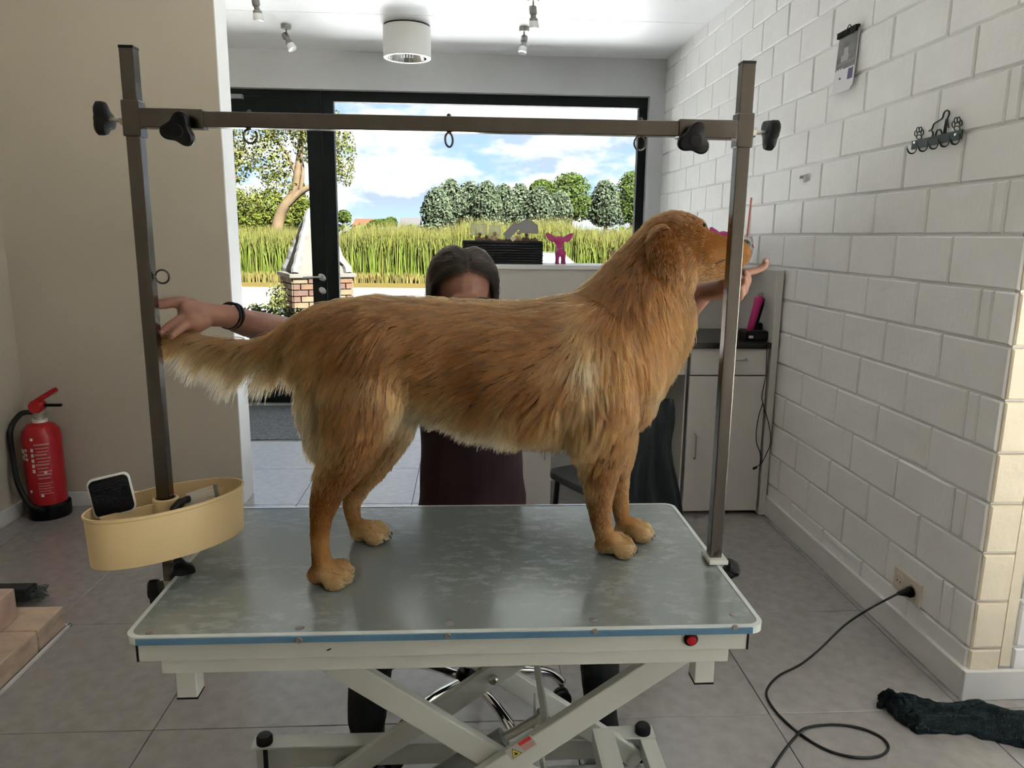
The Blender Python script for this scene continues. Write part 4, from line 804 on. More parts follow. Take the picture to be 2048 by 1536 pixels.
# ------------------------------------------------------------------ stone hearth at the lower left, and the brush behind it
he = thing('stone_hearth', (-1.8, 2.0, 0), 'low travertine hearth of stacked stone slabs at the left edge', 'hearth')
tv = mat('travertine', (.56, .42, .31), .7, var=.22, vscale=10, bump=.6, bscale=50, stretch=(1, 1, 3)); tv2 = mat('travertine_rose', (.60, .42, .33), .7, var=.15, vscale=12, bump=.5, bscale=60)
MB().box((-2.18, 2.362, .008), (-1.425, 2.53, .085), .006).build('stone_slab', tv, he); MB().box((-2.18, 1.80, .008), (-1.425, 2.358, .085), .006).build('stone_slab', tv, he); MB().box((-2.18, 1.24, .008), (-1.425, 1.796, .085), .006).build('stone_slab', tv, he)
MB().box((-2.18, 1.9, .0855), (-1.535, 2.45, .195), .006).build('stone_block', tv2, he); MB().box((-2.18, 1.3, .0855), (-1.535, 1.897, .195), .006).build('stone_block', tv2, he)
MB().box((-1.424, 1.24, 0), (-1.414, 2.545, .010), .001).box((-2.18, 2.531, 0), (-1.414, 2.545, .010), .001).build('edge_trim', mat('white_trim', (.75, .73, .70), .4), he)
br = thing('hand_brush', (-1.74, 2.74, 0), 'dark grey ridged brush head lying on the floor behind the hearth', 'brush'); dkg = mat('dark_grey_plastic', (.028, .036, .034), .5)
MB().box((-1.95, 2.70, .012), (-1.645, 2.775, .062), .012).build('brush_body', dkg, br)
for k in range(4): MB().box((-1.95, 2.696, .018+k*.011), (-1.66, 2.70, .023+k*.011)).build('ridge', dkg, br)
bb = MB()
for k in range(40): bb.tube([(-1.648, 2.705+.065*random.random(), .014+.042*random.random()), (-1.615+.008*random.random(), 2.70+.075*random.random(), .004+.05*random.random())], .002, 4)
tag(bb.build('bristles', mat('grey_bristle', (.10, .11, .11), .7), br), kind='stuff')
# ------------------------------------------------------------------ on the block wall
XW = WX-.004
cal = thing('wall_calendar', (XW, 3.12, 1.97), 'small wall calendar with dark photo hung high on the block wall', 'calendar')
y0, y1, z0, z1 = 3.205, 3.04, 1.965, 2.20
MB().add([(XW, y0, z1), (XW, y1, z1), (XW-.010, y1, z0+.02), (XW-.010, y0, z0+.02), (XW-.022, y1, z0), (XW-.024, y0, z0)]+[(XW-.002, y0, z1), (XW-.002, y1, z1), (XW-.012, y1, z0+.02), (XW-.012, y0, z0+.02), (XW-.024, y1, z0), (XW-.026, y0, z0)], [(0, 1, 2, 3), (3, 2, 4, 5), (9, 8, 7, 6), (11, 10, 8, 9), (0, 6, 7, 1), (1, 7, 8, 2), (2, 8, 10, 4), (4, 10, 11, 5), (5, 11, 9, 3), (3, 9, 6, 0)]).build('calendar_pages', mat('paper_white', (.72, .71, .74), .6), cal)
def cpage(nm, a, b_, c_, d_, m_, lift=.0006):  # a..b along width 0..1, c..d height 0..1 from top
    def pt(u, v): return Vector((XW-.002-.010*v-lift, y0+(y1-y0)*u, z1+(z0+.02-z1)*v))
    q4_ = [pt(a, c_), pt(b_, c_), pt(b_, d_), pt(a, d_)]; return MB().add(q4_+[p-Vector((.0004, 0, 0)) for p in q4_], [(0, 1, 2, 3), (7, 6, 5, 4), (0, 4, 5, 1), (1, 5, 6, 2), (2, 6, 7, 3), (3, 7, 4, 0)]).build(nm, m_, cal)
cpage('calendar_photo', .03, .97, .07, .66, mat('grey_photo', (.15, .145, .14), .5, var=.45, vscale=14)); cpage('photo_highlight', .36, .58, .28, .40, mat('pale_photo', (.40, .38, .37), .5), .0012); cpage('photo_highlight', .26, .62, .40, .52, MATS['pale_photo'], .0012)
cpage('photo_shelf', .03, .97, .53, .57, mat('mid_photo', (.24, .22, .22), .5), .0012); cpage('purple_panel', .70, .93, .69, .88, mat('calendar_purple', (.08, .05, .16), .5)); cpage('date_mark', .28, .36, .80, .83, blackp)
for k in range(3): cpage('month_text', .10+.12*k, .18+.12*k, .64, .67, mat('print_white', (.8, .8, .8), .5), .0016)
MB().box((XW-.012, y0, z1-.006), (XW, y1, z1+.006), .002).build('spiral_binding', blackp, cal)
for k in range(12): MB().box((XW-.016, y0-.013*k-.006, z1-.016), (XW-.004, y0-.013*k-.011, z1+.007)).build('binding_loop', blackp, cal)
MB().tube(smoothpath([(XW-.006, 3.145, z1+.005), (XW-.006, 3.12, z1+.022), (XW-.006, 3.10, z1+.005)], 5), .002, 6).build('hanger', blackp, cal)
# coat hook rail with dog and paws
hr = thing('coat_hook_rail', (XW, 2.47, 1.70), 'dark green metal coat hook rail with dog outline and paw prints', 'hook rail'); gm = mat('dark_green_metal', (.03, .045, .038), .45, .3)
W = lambda x, y, d=.008: P(x, y, X=WX-d)
ba, bb2 = W(1824, 291), W(1924, 268); MB().bar(ba, bb2, .004, .028, up=(0, 0, 1)).build('rail', gm, hr)
for (x, y) in ((1829, 285), (1911, 269)): MB().lathe([(.005, 0), (.004, .002)], W(x, y, .011), 10, (-1, 0, 0)).build('rail_screw', chrome, hr)
for k in range(5):
    x = 1822+k*21.5; y = 296-k*4.6; MB().tube(smoothpath([W(x+11, y-10, .01), W(x+11, y+2, .012), W(x+6, y+10, .03), W(x-3, y+10, .045), W(x-8, y+1, .05)], 4), .0032, 7, flat=.5).build('hook', gm, hr, smooth=True)
def outline(nm, pts, r=.0028, n=5): return MB().tube(smoothpath([W(x, y) for x, y in pts], n), r, 6).build(nm, gm, hr, smooth=True)
outline('dog_outline', [(1858, 262), (1864, 258), (1868, 248), (1877, 242), (1885, 236), (1888, 226), (1893, 221), (1898, 223), (1898, 230), (1895, 238), (1897, 255)]); outline('dog_leg_outline', [(1863, 277), (1866, 268), (1864, 262)]); outline('dog_leg_outline', [(1870, 276), (1874, 262), (1881, 260), (1885, 272)]); outline('dog_leg_outline', [(1887, 271), (1889, 256), (1893, 238), (1891, 268)])
for cx_, cy_, s in ((1838, 268, .88), (1914, 250, 1.0)):
    for dx_, dy_, rx, ry in ((0, 7, 6, 5), (-7, -1, 3, 6), (-2.5, -9, 3, 6), (3.5, -10, 3, 6), (7.5, -4, 3, 6)):
        outline('paw_outline', [(cx_+s*(dx_+rx*math.cos(t)), cy_+s*(dy_+ry*math.sin(t))) for t in np.linspace(0, 2*PI, 9)], .0018, 2)
sn = thing('wall_switch', W(1608, 358), 'tiny white wall switch on the block wall near the post', 'switch'); a, b_ = W(1604, 366, .003), W(1613, 349, .003)
MB().box((WX-.016, a.y, a.z), (WX-.002, b_.y, b_.z), .002).build('switch_body', mat('switch_white', (.74, .72, .70), .4), sn); MB().box((WX-.018, a.y-.004, (a.z+b_.z)/2), (WX-.0155, b_.y+.004, b_.z-.004)).build('switch_mark', mat('switch_brown', (.25, .12, .1), .5), sn)
# socket, plug and cable
so = thing('wall_socket', (WX, 2.33, .17), 'cream double power socket low on the block wall', 'socket'); cs = mat('cream_socket', (.66, .58, .47), .4)
MB().box((WX-.010, 2.25, .168), (WX+.002, 2.408, .250), .003).build('socket_plate', cs, so)
for yy in (2.288, 2.370):
    MB().lathe([(.030, 0), (.028, .003), (.021, .003), (.020, .001)], (WX-.0098, yy, .209), 24, (-1, 0, 0), caps=True).build('socket_rosette', cs, so, auto=A30)
    for s in (-.0095, .0095): MB().lathe([(.0028, 0), (.0028, .0012)], (WX-.0115, yy+s, .209), 8, (-1, 0, 0)).build('socket_hole', blackp, so)
pc = thing('power_cable', (1.4, 2.2, 0), 'black power cable plugged into the socket and looping on the floor', 'cable')
MB().lathe([(.018, 0), (.019, .012), (.013, .022), (.008, .042), (.006, .05)], (WX-.0128, 2.288, .209), 16, (-1, 0, -.1)).build('plug', blackp, pc, auto=A30)
air = [Vector((WX-.06, 2.288, .204))]+[P(x, y, Z=z) for x, y, z in ((1740, 1217, .15), (1690, 1250, .09), (1640, 1298, .03))]
flr = [P(x, y, Z=.0042) for x, y in ((1601, 1329), (1560, 1350), (1538, 1372), (1534, 1394), (1556, 1428), (1598, 1466), (1650, 1498), (1705, 1514), (1755, 1513), (1777, 1496), (1762, 1474), (1720, 1456), (1665, 1449), (1612, 1456))]
flr += [P(1590, 1475, Z=.0125), P(1562, 1510, Z=.0042), P(1540, 1545, Z=.0042), P(1510, 1600, Z=.0042)]
MB().tube(smoothpath(air+flr, 8), .0038, 8).build('cord', mat('black_cord', (.010, .011, .010), .45), pc, smooth=True)
# towel on the floor
tm = mat('dark_teal_towel', (.010, .020, .023), .95, var=.3, vscale=30, bump=1.0, bscale=250)
nu, nv = 70, 26; V = []
tops = [(1757, 1399), (1800, 1393), (1870, 1399), (1960, 1408), (2048, 1420), (2150, 1440)]; bots = [(1757, 1402), (1790, 1440), (1832, 1469), (1935, 1470), (2048, 1500), (2150, 1540)]
for u in range(nu):
    s = u/(nu-1)*(len(tops)-1); i = min(int(s), len(tops)-2); f_ = s-i
    tp_ = P(tops[i][0]*(1-f_)+tops[i+1][0]*f_, tops[i][1]*(1-f_)+tops[i+1][1]*f_, Z=.03); bt_ = P(bots[i][0]*(1-f_)+bots[i+1][0]*f_, bots[i][1]*(1-f_)+bots[i+1][1]*f_, Z=0)
    for v in range(nv):
        t = v/(nv-1); p = tp_.lerp(bt_, t); hgt = .050*math.sin(PI*t)**.7*min(1, .3+u/8)
        hgt *= 1+.6*noise.noise((u*.07, v*.16, 1.7))+.3*noise.noise((u*.16+v*.12, v*.35, 4)); wob = .008*noise.noise((u*.3, v*.4, 9))
        V.append((p.x+wob, p.y+wob, .003+max(0, hgt)+.012*abs(math.sin(u*.13+v*.32))*(math.sin(PI*t))))
tw = npmesh('towel', V, [(u*nv+v, u*nv+v+1, (u+1)*nv+v+1, (u+1)*nv+v) for u in range(nu-1) for v in range(nv-1)], tm, smooth=True); sd_ = tw.modifiers.new('thickness', 'SOLIDIFY'); sd_.thickness = .005
tag(tw, 'dark teal towel crumpled on the floor at the lower right', 'towel')
# ------------------------------------------------------------------ rolling stool
sx, sy = .0, 1.965
sto = thing('rolling_stool', (sx, sy, 0), 'chrome five-star rolling stool under the person', 'stool')
MB().lathe([(.030, .085), (.036, .10), (.036, .145), (.026, .16)], (sx, sy, 0), 20).build('hub', blackp, sto, auto=A30); MB().tube([(sx, sy, .15), (sx, sy, .41)], .014, 14).build('column', chrome, sto, auto=A30)
MB().lathe([(.12, .395), (.165, .40), (.175, .415), (.175, .435), (.155, .45), (.02, .455)], (sx, sy, 0), 36).build('seat', dk, sto, auto=RAD(50))
for k in range(5):
    a = RAD(-62+72*k); d = Vector((math.cos(a), math.sin(a), 0)); o = Vector((sx, sy, 0))
    MB().tube(smoothpath([o+d*.03+Vector((0, 0, .13)), o+d*.14+Vector((0, 0, .135)), o+d*.24+Vector((0, 0, .115)), o+d*.285+Vector((0, 0, .075))], 5), .0135, 12).build('leg', chrome, sto, smooth=True)
    w_ = d.cross(Vector((0, 0, 1)))
    for s in (-1, 1): MB().lathe([(.006, -.008), (.024, -.008), (.026, 0), (.024, .008), (.006, .008)], o+d*.285+w_*s*.011+Vector((0, 0, .0262)), 18, w_).build('castor', blackp, sto, auto=A30)
# ------------------------------------------------------------------ the dog
dog = thing('dog', (.05, 1.50, TT), 'golden retriever standing side-on on the grooming table', 'dog')
def mpp(p): return (RW.T @ (np.array(p)-np.array([0, 0, CAMH])))[2]*-1/FPX
def etube(mb, st, n=22, sub=4):
    """limb or trunk through stations (px, py, Y, radius in px seen from the side, half width in m)"""
    C = [P(a, b, Y=y) for a, b, y, r, d in st]; R = [r*mpp(c) for c, (a, b, y, r, d) in zip(C, st)]; D = [d for *_, d in st]
    pp = smoothpath(C, sub); x = np.linspace(0, len(C)-1, len(pp)); rr = np.interp(x, range(len(C)), R); dd = np.interp(x, range(len(C)), D)
    # round both ends
    def capring(i, sgn):
        d = (pp[1]-pp[0]) if i == 0 else (pp[-1]-pp[-2]); d.normalize(); out = []
        for k in (.45, .8, .97): out.append((pp[i]+d*sgn*rr[i]*k*.75, rr[i]*math.sqrt(1-k*k), dd[i]*math.sqrt(1-k*k)))
        return out
    seq = list(reversed(capring(0, -1)))+[(p, a, b) for p, a, b in zip(pp, rr, dd)]+capring(len(pp)-1, 1)
    V = []; F = []; m = len(seq)
    for i, (p, a, b) in enumerate(seq):
        d = seq[min(i+1, m-1)][0]-seq[max(i-1, 0)][0]; d.y *= .3; d.normalize(); w = Vector((0, 1, 0)); w = (w-d*w.dot(d)).normalized(); u = d.cross(w)
        for k in range(n): t = 2*PI*k/n; V.append(p+u*math.cos(t)*a+w*math.sin(t)*b)
    for i in range(m-1):
        for k in range(n): F.append((i*n+k, i*n+(k+1) % n, (i+1)*n+(k+1) % n, (i+1)*n+k))
    F += [tuple(range(n-1, -1, -1)), tuple((m-1)*n+k for k in range(n))]
    return mb.add(V, F)
D_ = MB()
etube(D_, [(630, 690, 1.462, 52, .060), (670, 682, 1.465, 78, .098), (740, 692, 1.47, 100, .118), (820, 702, 1.478, 106, .118), (900, 712, 1.487, 112, .124), (980, 724, 1.495, 122, .134), (1060, 732, 1.503, 130, .140), (1140, 730, 1.512, 140, .140), (1210, 724, 1.522, 146, .132), (1248, 730, 1.53, 108, .112), (1266, 738, 1.535, 80, .09)])
etube(D_, [(655, 715, 1.452, 34, .06), (640, 770, 1.446, 34, .055), (648, 830, 1.438, 30, .045), (668, 880, 1.42, 26, .035)])
etube(D_, [(1225, 690, 1.522, 128, .118), (1272, 615, 1.532, 106, .098), (1308, 552, 1.54, 88, .082), (1334, 502, 1.545, 72, .070)])
etube(D_, [(1268, 800, 1.53, 38, .07), (1286, 735, 1.535, 46, .075), (1318, 665, 1.538, 52, .07), (1342, 600, 1.54, 46, .06)])
etube(D_, [(1326, 488, 1.548, 58, .064), (1352, 482, 1.55, 60, .062), (1378, 486, 1.553, 54, .056)])
etube(D_, [(1365, 500, 1.553, 55, .056), (1405, 507, 1.556, 47, .046), (1438, 511, 1.558, 41, .038), (1464, 508, 1.56, 35, .032), (1479, 505, 1.56, 29, .028)])
D_.ball(P(1394, 452, Y=1.53), .016, 10); D_.ball(P(1394, 452, Y=1.582), .016, 10)
etube(D_, [(1415, 528, 1.556, 28, .04), (1448, 530, 1.558, 24, .036), (1474, 522, 1.56, 18, .028)])
etube(D_, [(1375, 535, 1.555, 30, .04), (1420, 545, 1.557, 17, .03), (1455, 543, 1.558, 11, .022)])
# pendulous ears
for yy, sg in ((1.548, -1), (1.548, 1)):
    y0 = yy+sg*.072; etube(D_, [(1326, 462, y0-sg*.016, 20, .018), (1328, 488, y0+sg*.004, 34, .012), (1332, 520, y0+sg*.014, 35, .010), (1346, 552, y0+sg*.012, 25, .010), (1357, 570, y0+sg*.008, 13, .008)])
# hind legs
etube(D_, [(722, 700, 1.425, 90, .060), (728, 770, 1.405, 88, .060), (720, 830, 1.395, 74, .052), (705, 885, 1.388, 56, .044), (682, 935, 1.383, 42, .034), (660, 975, 1.38, 32, .026), (648, 1005, 1.378, 29, .022), (641, 1045, 1.375, 21, .018), (640, 1095, 1.372, 18, .018), (646, 1132, 1.371, 22, .022)])
etube(D_, [(765, 760, 1.52, 80, .06), (765, 840, 1.535, 66, .05), (745, 910, 1.55, 42, .038), (718, 965, 1.562, 24, .026), (703, 1005, 1.57, 18, .02), (708, 1040, 1.575, 15, .017), (718, 1062, 1.577, 17, .02)])
# fore legs
etube(D_, [(1190, 745, 1.425, 78, .045), (1200, 820, 1.43, 76, .050), (1204, 880, 1.45, 56, .046), (1202, 930, 1.468, 40, .036), (1199, 980, 1.478, 29, .028), (1199, 1020, 1.485, 23, .024), (1205, 1055, 1.49, 20, .022), (1213, 1082, 1.492, 21, .023)])
etube(D_, [(1215, 820, 1.60, 70, .05), (1225, 890, 1.592, 46, .042), (1232, 945, 1.582, 28, .03), (1238, 990, 1.576, 19, .022), (1243, 1030, 1.574, 16, .018), (1252, 1058, 1.573, 17, .02)])
# tail
etube(D_, [(668, 650, 1.462, 46, .05), (628, 658, 1.462, 38, .038), (588, 672, 1.463, 27, .026), (545, 692, 1.464, 19, .020), (470, 696, 1.466, 16, .016), (400, 684, 1.468, 13, .013), (345, 678, 1.469, 9, .009), (322, 676, 1.47, 6, .006)])
# paws with four toes each
PAWS = [(655, 1150, 1.371, 38, .052), (735, 1071, 1.577, 32, .046), (1225, 1094, 1.493, 32, .050), (1262, 1070, 1.573, 30, .048)]
CL = []
for px, py, yy, ln, wd in PAWS:
    c = P(px, py, Y=yy); c.z = TT; k = mpp(c); L = ln*k
    D_.ball((c.x-.004, c.y, TT+.024), .024, 12, (1.25, wd/.05*1.05, 1.0)); D_.ball((c.x-.018, c.y, TT+.018), .020, 10, (1.1, 1.1, .9))
    for j, (oy, ox) in enumerate(((-.034, .58), (-.0125, .98), (.0125, .98), (.034, .58))):
        t = Vector((c.x+ox*L*.80, c.y+oy*wd/.05, TT+.0155)); D_.ball(t+Vector((0, 0, .002)), .0172, 12, (1.25, .72, 1.05)); D_.ball(t+Vector((-.018, -oy*.25, .012)), .0125, 8, (1.3, .85, 1)); CL.append((t+Vector((.019, 0, -.003)), oy))
dme = fuse(D_, .0042, 'dog_body', 5, .5)
# colour of the coat by region, shared by skin and hair
GOLD, DARK, LITE, CREAM, RUST = np.array([(.215, .084, .0225), (.138, .048, .011), (.350, .170, .058), (.56, .37, .175), (.168, .061, .0155)])
G = []
def g(px, py, dx, dy, ln, col=GOLD, Y=1.46, lift=.22, dyy=0.0):
    p = P(px, py, Y=Y); n_ = math.hypot(dx, dy); G.append((p.x, p.z, dx/n_, dyy, -dy/n_, ln, lift, *col))
for a in ((1482, 500, -1, -.2, .005, LITE), (1465, 475, -1, -.1, .006, GOLD), (1430, 480, -1, .0, .008, GOLD), (1440, 520, -1, .15, .009, LITE), (1400, 445, -1, -.2, .010, GOLD), (1370, 435, -1, .05, .012, RUST), (1400, 500, -.9, .4, .012, GOLD), (1330, 430, -1, .35, .014, RUST), (1290, 455, -.8, .6, .018, RUST), (1270, 490, -.6, .8, .022, RUST),
          (1400, 545, -.7, .7, .018, LITE), (1440, 552, -.9, .4, .012, LITE), (1325, 480, .1, 1, .010, DARK), (1330, 520, .15, 1, .011, DARK), (1352, 555, .1, 1, .014, GOLD), (1310, 510, .1, 1, .012, DARK), (1385, 520, -.5, .9, .018, GOLD), (1240, 530, -.5, .85, .028, RUST)):
    g(*a, Y=1.50)
for a in ((1300, 600, .12, 1, .038, GOLD), (1360, 610, .3, 1, .045, GOLD), (1235, 590, -.25, 1, .038, RUST), (1385, 650, .25, 1, .045, GOLD), (1365, 710, .05, 1, .045, GOLD), (1335, 780, -.1, 1, .042, LITE), (1310, 840, -.3, 1, .042, GOLD), (1260, 880, -.3, 1, .038, GOLD), (1290, 690, .08, 1, .045, GOLD),
          (1165, 575, -1, .35, .035, GOLD), (1120, 585, -1, .3, .035, GOLD), (1195, 660, -.15, 1, .042, GOLD), (1158, 650, -.15, 1, .045, LITE), (1160, 700, -.05, 1, .048, CREAM), (1172, 755, .05, 1, .048, LITE), (1135, 690, -.5, .85, .040, GOLD), (1190, 710, 0, 1, .042, GOLD), (1230, 720, .03, 1, .042, GOLD), (1205, 780, 0, 1, .040, RUST), (1180, 850, -.35, .9, .042, LITE), (1230, 840, -.15, 1, .036, GOLD), (1120, 740, -.8, .6, .038, GOLD), (1110, 660, -.95, .35, .036, RUST),
          (1040, 605, -1, .12, .034, GOLD), (900, 598, -1, .08, .034, GOLD), (780, 588, -1, .10, .034, GOLD), (700, 603, -1, .3, .034, RUST), (1040, 690, -1, .2, .034, GOLD), (940, 690, -1, .15, .034, RUST), (850, 680, -1, .22, .034, GOLD), (1060, 760, -.9, .45, .036, RUST), (960, 750, -1, .25, .034, DARK), (870, 750, -1, .3, .034, GOLD),
          (1060, 830, -.45, .9, .042, GOLD), (960, 810, -.6, .8, .040, GOLD), (880, 790, -.7, .7, .038, LITE), (1110, 870, -.2, 1, .042, LITE), (1030, 870, -.25, 1, .050, CREAM), (950, 855, -.3, 1, .050, CREAM), (870, 828, -.4, .9, .044, CREAM), (830, 810, -.5, .8, .036, CREAM),
          (770, 670, -.6, .8, .034, RUST), (700, 690, -.75, .6, .036, RUST), (800, 750, -.25, 1, .032, LITE), (760, 790, -.3, 1, .032, GOLD), (745, 850, -.35, 1, .024, GOLD), (700, 780, -.55, .85, .038, GOLD), (645, 720, -.45, .9, .046, LITE), (612, 780, -.45, 1, .060, CREAM), (625, 840, -.50, 1, .055, CREAM), (645, 890, -.6, 1, .038, LITE), (680, 800, -.4, .95, .040, GOLD),
          (690, 920, -.3, 1, .016, RUST), (660, 975, -.1, 1, .011, RUST), (640, 1010, 0, 1, .009, GOLD), (640, 1080, .05, 1, .008, GOLD), (645, 1130, .3, 1, .008, LITE), (680, 1150, .9, .4, .007, CREAM),
          (1205, 900, -.2, 1, .022, GOLD), (1165, 920, -.4, 1, .030, LITE), (1200, 950, -.05, 1, .014, RUST), (1175, 985, -.25, 1, .018, LITE), (1200, 1000, 0, 1, .011, RUST), (1200, 1050, .05, 1, .009, GOLD), (1215, 1080, .4, 1, .008, LITE), (1245, 1095, .9, .4, .007, CREAM)):
    g(*a)
for a in ((650, 628, -.9, .45, .036, RUST), (600, 650, -.85, .5, .036, RUST), (620, 690, -.5, .9, .045, GOLD), (545, 674, -1, .25, .028, GOLD), (545, 692, -.75, .65, .050, GOLD), (545, 712, -.2, 1, .094, CREAM), (580, 700, -.40, 1, .086, LITE), (618, 690, -.8, .7, .030, LITE), (470, 678, -1, .12, .028, GOLD), (470, 696, -.7, .7, .060, GOLD), (470, 713, -.22, 1, .092, CREAM), (400, 668, -1, .0, .028, GOLD), (400, 684, -.7, .7, .055, LITE), (400, 698, -.35, 1, .078, CREAM), (345, 672, -.9, .3, .025, GOLD), (345, 688, -.55, .9, .058, LITE)):
    g(*a)
for a, b, yy in ((685, 1152, 1.371), (660, 1145, 1.371), (752, 1072, 1.577), (1248, 1098, 1.493), (1228, 1085, 1.493), (1280, 1070, 1.573)): g(a, b, .9, .4, .007, CREAM*1.05, Y=yy)
for a, b, yy in ((642, 1100, 1.372), (708, 1040, 1.575), (1207, 1060, 1.49), (1246, 1035, 1.574)): g(a, b, .05, 1, .008, LITE, Y=yy)
G = np.array(G)
def field(pos):
    d2 = (pos[:, 0:1]-G[None, :, 0])**2+(pos[:, 2:3]-G[None, :, 1])**2
    w = 1/(d2+2e-4)**2; w /= w.sum(1)[:, None]; return w @ G[:, 2:]
nv = len(dme.vertices); co = np.empty(nv*3, np.float32); dme.vertices.foreach_get('co', co); co = co.reshape(-1, 3)
fv = field(co); at = dme.attributes.new('tint', 'FLOAT_COLOR', 'POINT'); at.data.foreach_set('color', np.c_[fv[:, 5:8]*.7, np.ones(nv)].astype(np.float32).ravel())
from_mesh('dog_body', dme, tintmat('dog_skin', .8), dog)
# hair
dme.calc_loop_triangles(); nt_ = len(dme.loop_triangles); tri = np.empty(nt_*3, np.int32); dme.loop_triangles.foreach_get('vertices', tri); tri = tri.reshape(-1, 3)
nrm = np.empty(nv*3, np.float32); dme.vertices.foreach_get('normal', nrm); nrm = nrm.reshape(-1, 3)
A, B, C_ = co[tri[:, 0]], co[tri[:, 1]], co[tri[:, 2]]; area = np.linalg.norm(np.cross(B-A, C_-A), axis=1)/2
lent = fv[tri[:, 0], 3]; wgt = area*np.where(lent < .02, 2.2, 1.0)*np.where(B[:, 1] > 1.60, .45, 1.0); wgt *= np.where(A[:, 2] < TT+.004, 0, 1)
NH = 200000
ti = rng.choice(nt_, NH, p=wgt/wgt.sum()); r1, r2 = rng.random(NH), rng.random(NH); sq = np.sqrt(r1); b0, b1, b2_ = 1-sq, sq*(1-r2), sq*r2
root = A[ti]*b0[:, None]+B[ti]*b1[:, None]+C_[ti]*b2_[:, None]; nn = nrm[tri[ti, 0]]*b0[:, None]+nrm[tri[ti, 1]]*b1[:, None]+nrm[tri[ti, 2]]*b2_[:, None]; nn /= np.linalg.norm(nn, axis=1)[:, None]
fr = field(root); flow = fr[:, 0:3].copy(); ln = fr[:, 3]*rng.uniform(.65, 1.2, NH)*np.where(fr[:, 3] > .03, 1.12, 1.0); col = fr[:, 5:8]
# locks: strands follow the lock they belong to
NC = 16000; ci = rng.choice(NH, NC, replace=False); kd = KDTree(NC)
for i, j in enumerate(ci): kd.insert(root[j], i)
kd.balance(); near = np.array([kd.find(p)[1] for p in root]); cj = ci[near]
jit = rng.normal(0, .16, (NC, 3)); wav = np.array([noise.noise_vector((root[j][0]*7, root[j][1]*7, root[j][2]*7)) for j in ci])
flow += wav[near]*.35+jit[near]*.45+rng.normal(0, .06, (NH, 3)); flow /= np.linalg.norm(flow, axis=1)[:, None]
dn = (flow*nn).sum(1); flow -= nn*np.minimum(dn, 0)[:, None]; flow -= nn*(np.maximum(dn, 0)*.45)[:, None]; flow /= np.linalg.norm(flow, axis=1)[:, None]+1e-6
lift = np.where(ln < .014, .16, .26)+.10*rng.random(NH); stray = rng.random(NH) < .035; lift = np.where(stray, lift+.45, lift); K = 6; pts = np.zeros((NH, K, 3)); pts[:, 0] = root-nn*.001; cur = pts[:, 0].copy()
for k in range(1, K):
    t = k/(K-1); d = flow+nn*(lift*(1-1.15*t))[:, None]; d[:, 2] -= np.clip((ln-.02)*9, 0, .8)*t*.8; d /= np.linalg.norm(d, axis=1)[:, None]; cur = cur+d*(ln/(K-1))[:, None]; pts[:, k] = cur
off = pts[cj]-pts
for k in range(1, K):
    t = k/(K-1); f_ = .50*t**1.2*np.clip(ln/.03, .1, 1); pts[:, k] += off[:, k]*f_[:, None]*np.clip(1-np.linalg.norm(off[:, k], axis=1)/.05, 0, 1)[:, None]
pts[:, :, 2] = np.maximum(pts[:, :, 2], TT+.0012)
hc = bpy.data.hair_curves.new('coat'); hc.add_curves([K]*NH)
hc.attributes['position'].data.foreach_set('vector', pts.astype(np.float32).ravel())
rad = hc.attributes.get('radius') or hc.attributes.new('radius', 'FLOAT', 'POINT')
rr = np.repeat((np.where(ln < .02, .00030, .00052))[:, None], K, 1)*np.array([1, 1, .95, .85, .65, .25])[None]; rad.data.foreach_set('value', rr.astype(np.float32).ravel())
sk = np.array([noise.noise((q[0]*38, q[1]*38, q[2]*38))+.6*noise.noise((q[0]*90+5, q[1]*90, q[2]*90)) for q in root[ci]-flow[ci]*0])
tone = np.clip(1+.22*sk+rng.normal(0, .16, NC), .55, 1.7)
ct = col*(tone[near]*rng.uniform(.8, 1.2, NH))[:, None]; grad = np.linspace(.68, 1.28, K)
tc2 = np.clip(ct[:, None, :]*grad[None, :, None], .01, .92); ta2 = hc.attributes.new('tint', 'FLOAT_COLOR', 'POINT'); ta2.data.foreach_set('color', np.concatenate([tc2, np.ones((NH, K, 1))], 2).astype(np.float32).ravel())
m = bpy.data.materials.new('golden_hair'); m.use_nodes = True; nt = m.node_tree; nt.nodes.clear(); hb = nt.nodes.new('ShaderNodeBsdfHairPrincipled'); hb.parametrization = 'COLOR'
hb.inputs['Roughness'].default_value = .42; hb.inputs['Radial Roughness'].default_value = .55; hb.inputs['Coat'].default_value = 0.0; hb.inputs['IOR'].default_value = 1.4
aa_ = nt.nodes.new('ShaderNodeAttribute'); aa_.attribute_name = 'tint'; nt.links.new(aa_.outputs['Color'], hb.inputs['Color']); oo = nt.nodes.new('ShaderNodeOutputMaterial'); nt.links.new(hb.outputs[0], oo.inputs[0])
hc.materials.append(m); ho = bpy.data.objects.new('coat', hc); COL.objects.link(ho); parent_to(ho, dog); tag(ho, kind='stuff')
# nose, eye, mouth line and claws
MB().ball(P(1489, 489, Y=1.56), .0150, 12, (.75, 1.15, .72)).build('nose', mat('dog_nose', (.012, .011, .011), .35, bump=.4, bscale=200), dog, smooth=True)
for yy in (1.522, 1.592): MB().ball(P(1407, 452, Y=yy), .0068, 12).build('eye', mat('dog_eye', (.02, .011, .008), .1), dog, smooth=True)
MB().tube(smoothpath([P(1488, 508, Y=1.545), P(1470, 518, Y=1.525), P(1450, 520, Y=1.516), P(1432, 528, Y=1.512)], 5), [.0012]*10+[.0014]*6, 6).build('lip', mat('dark_lip', (.05, .025, .018), .6), dog, smooth=True)
for c, oy in CL: MB().tube(smoothpath([c+Vector((-.003, 0, .003)), c+Vector((.004, 0, .000)), c+Vector((.006, 0, -.006))], 3), [.0026]*3+[.0022]*3+[.0010], 6).build('claw', mat('horn_claw', (.16, .11, .08), .4), dog, smooth=True)
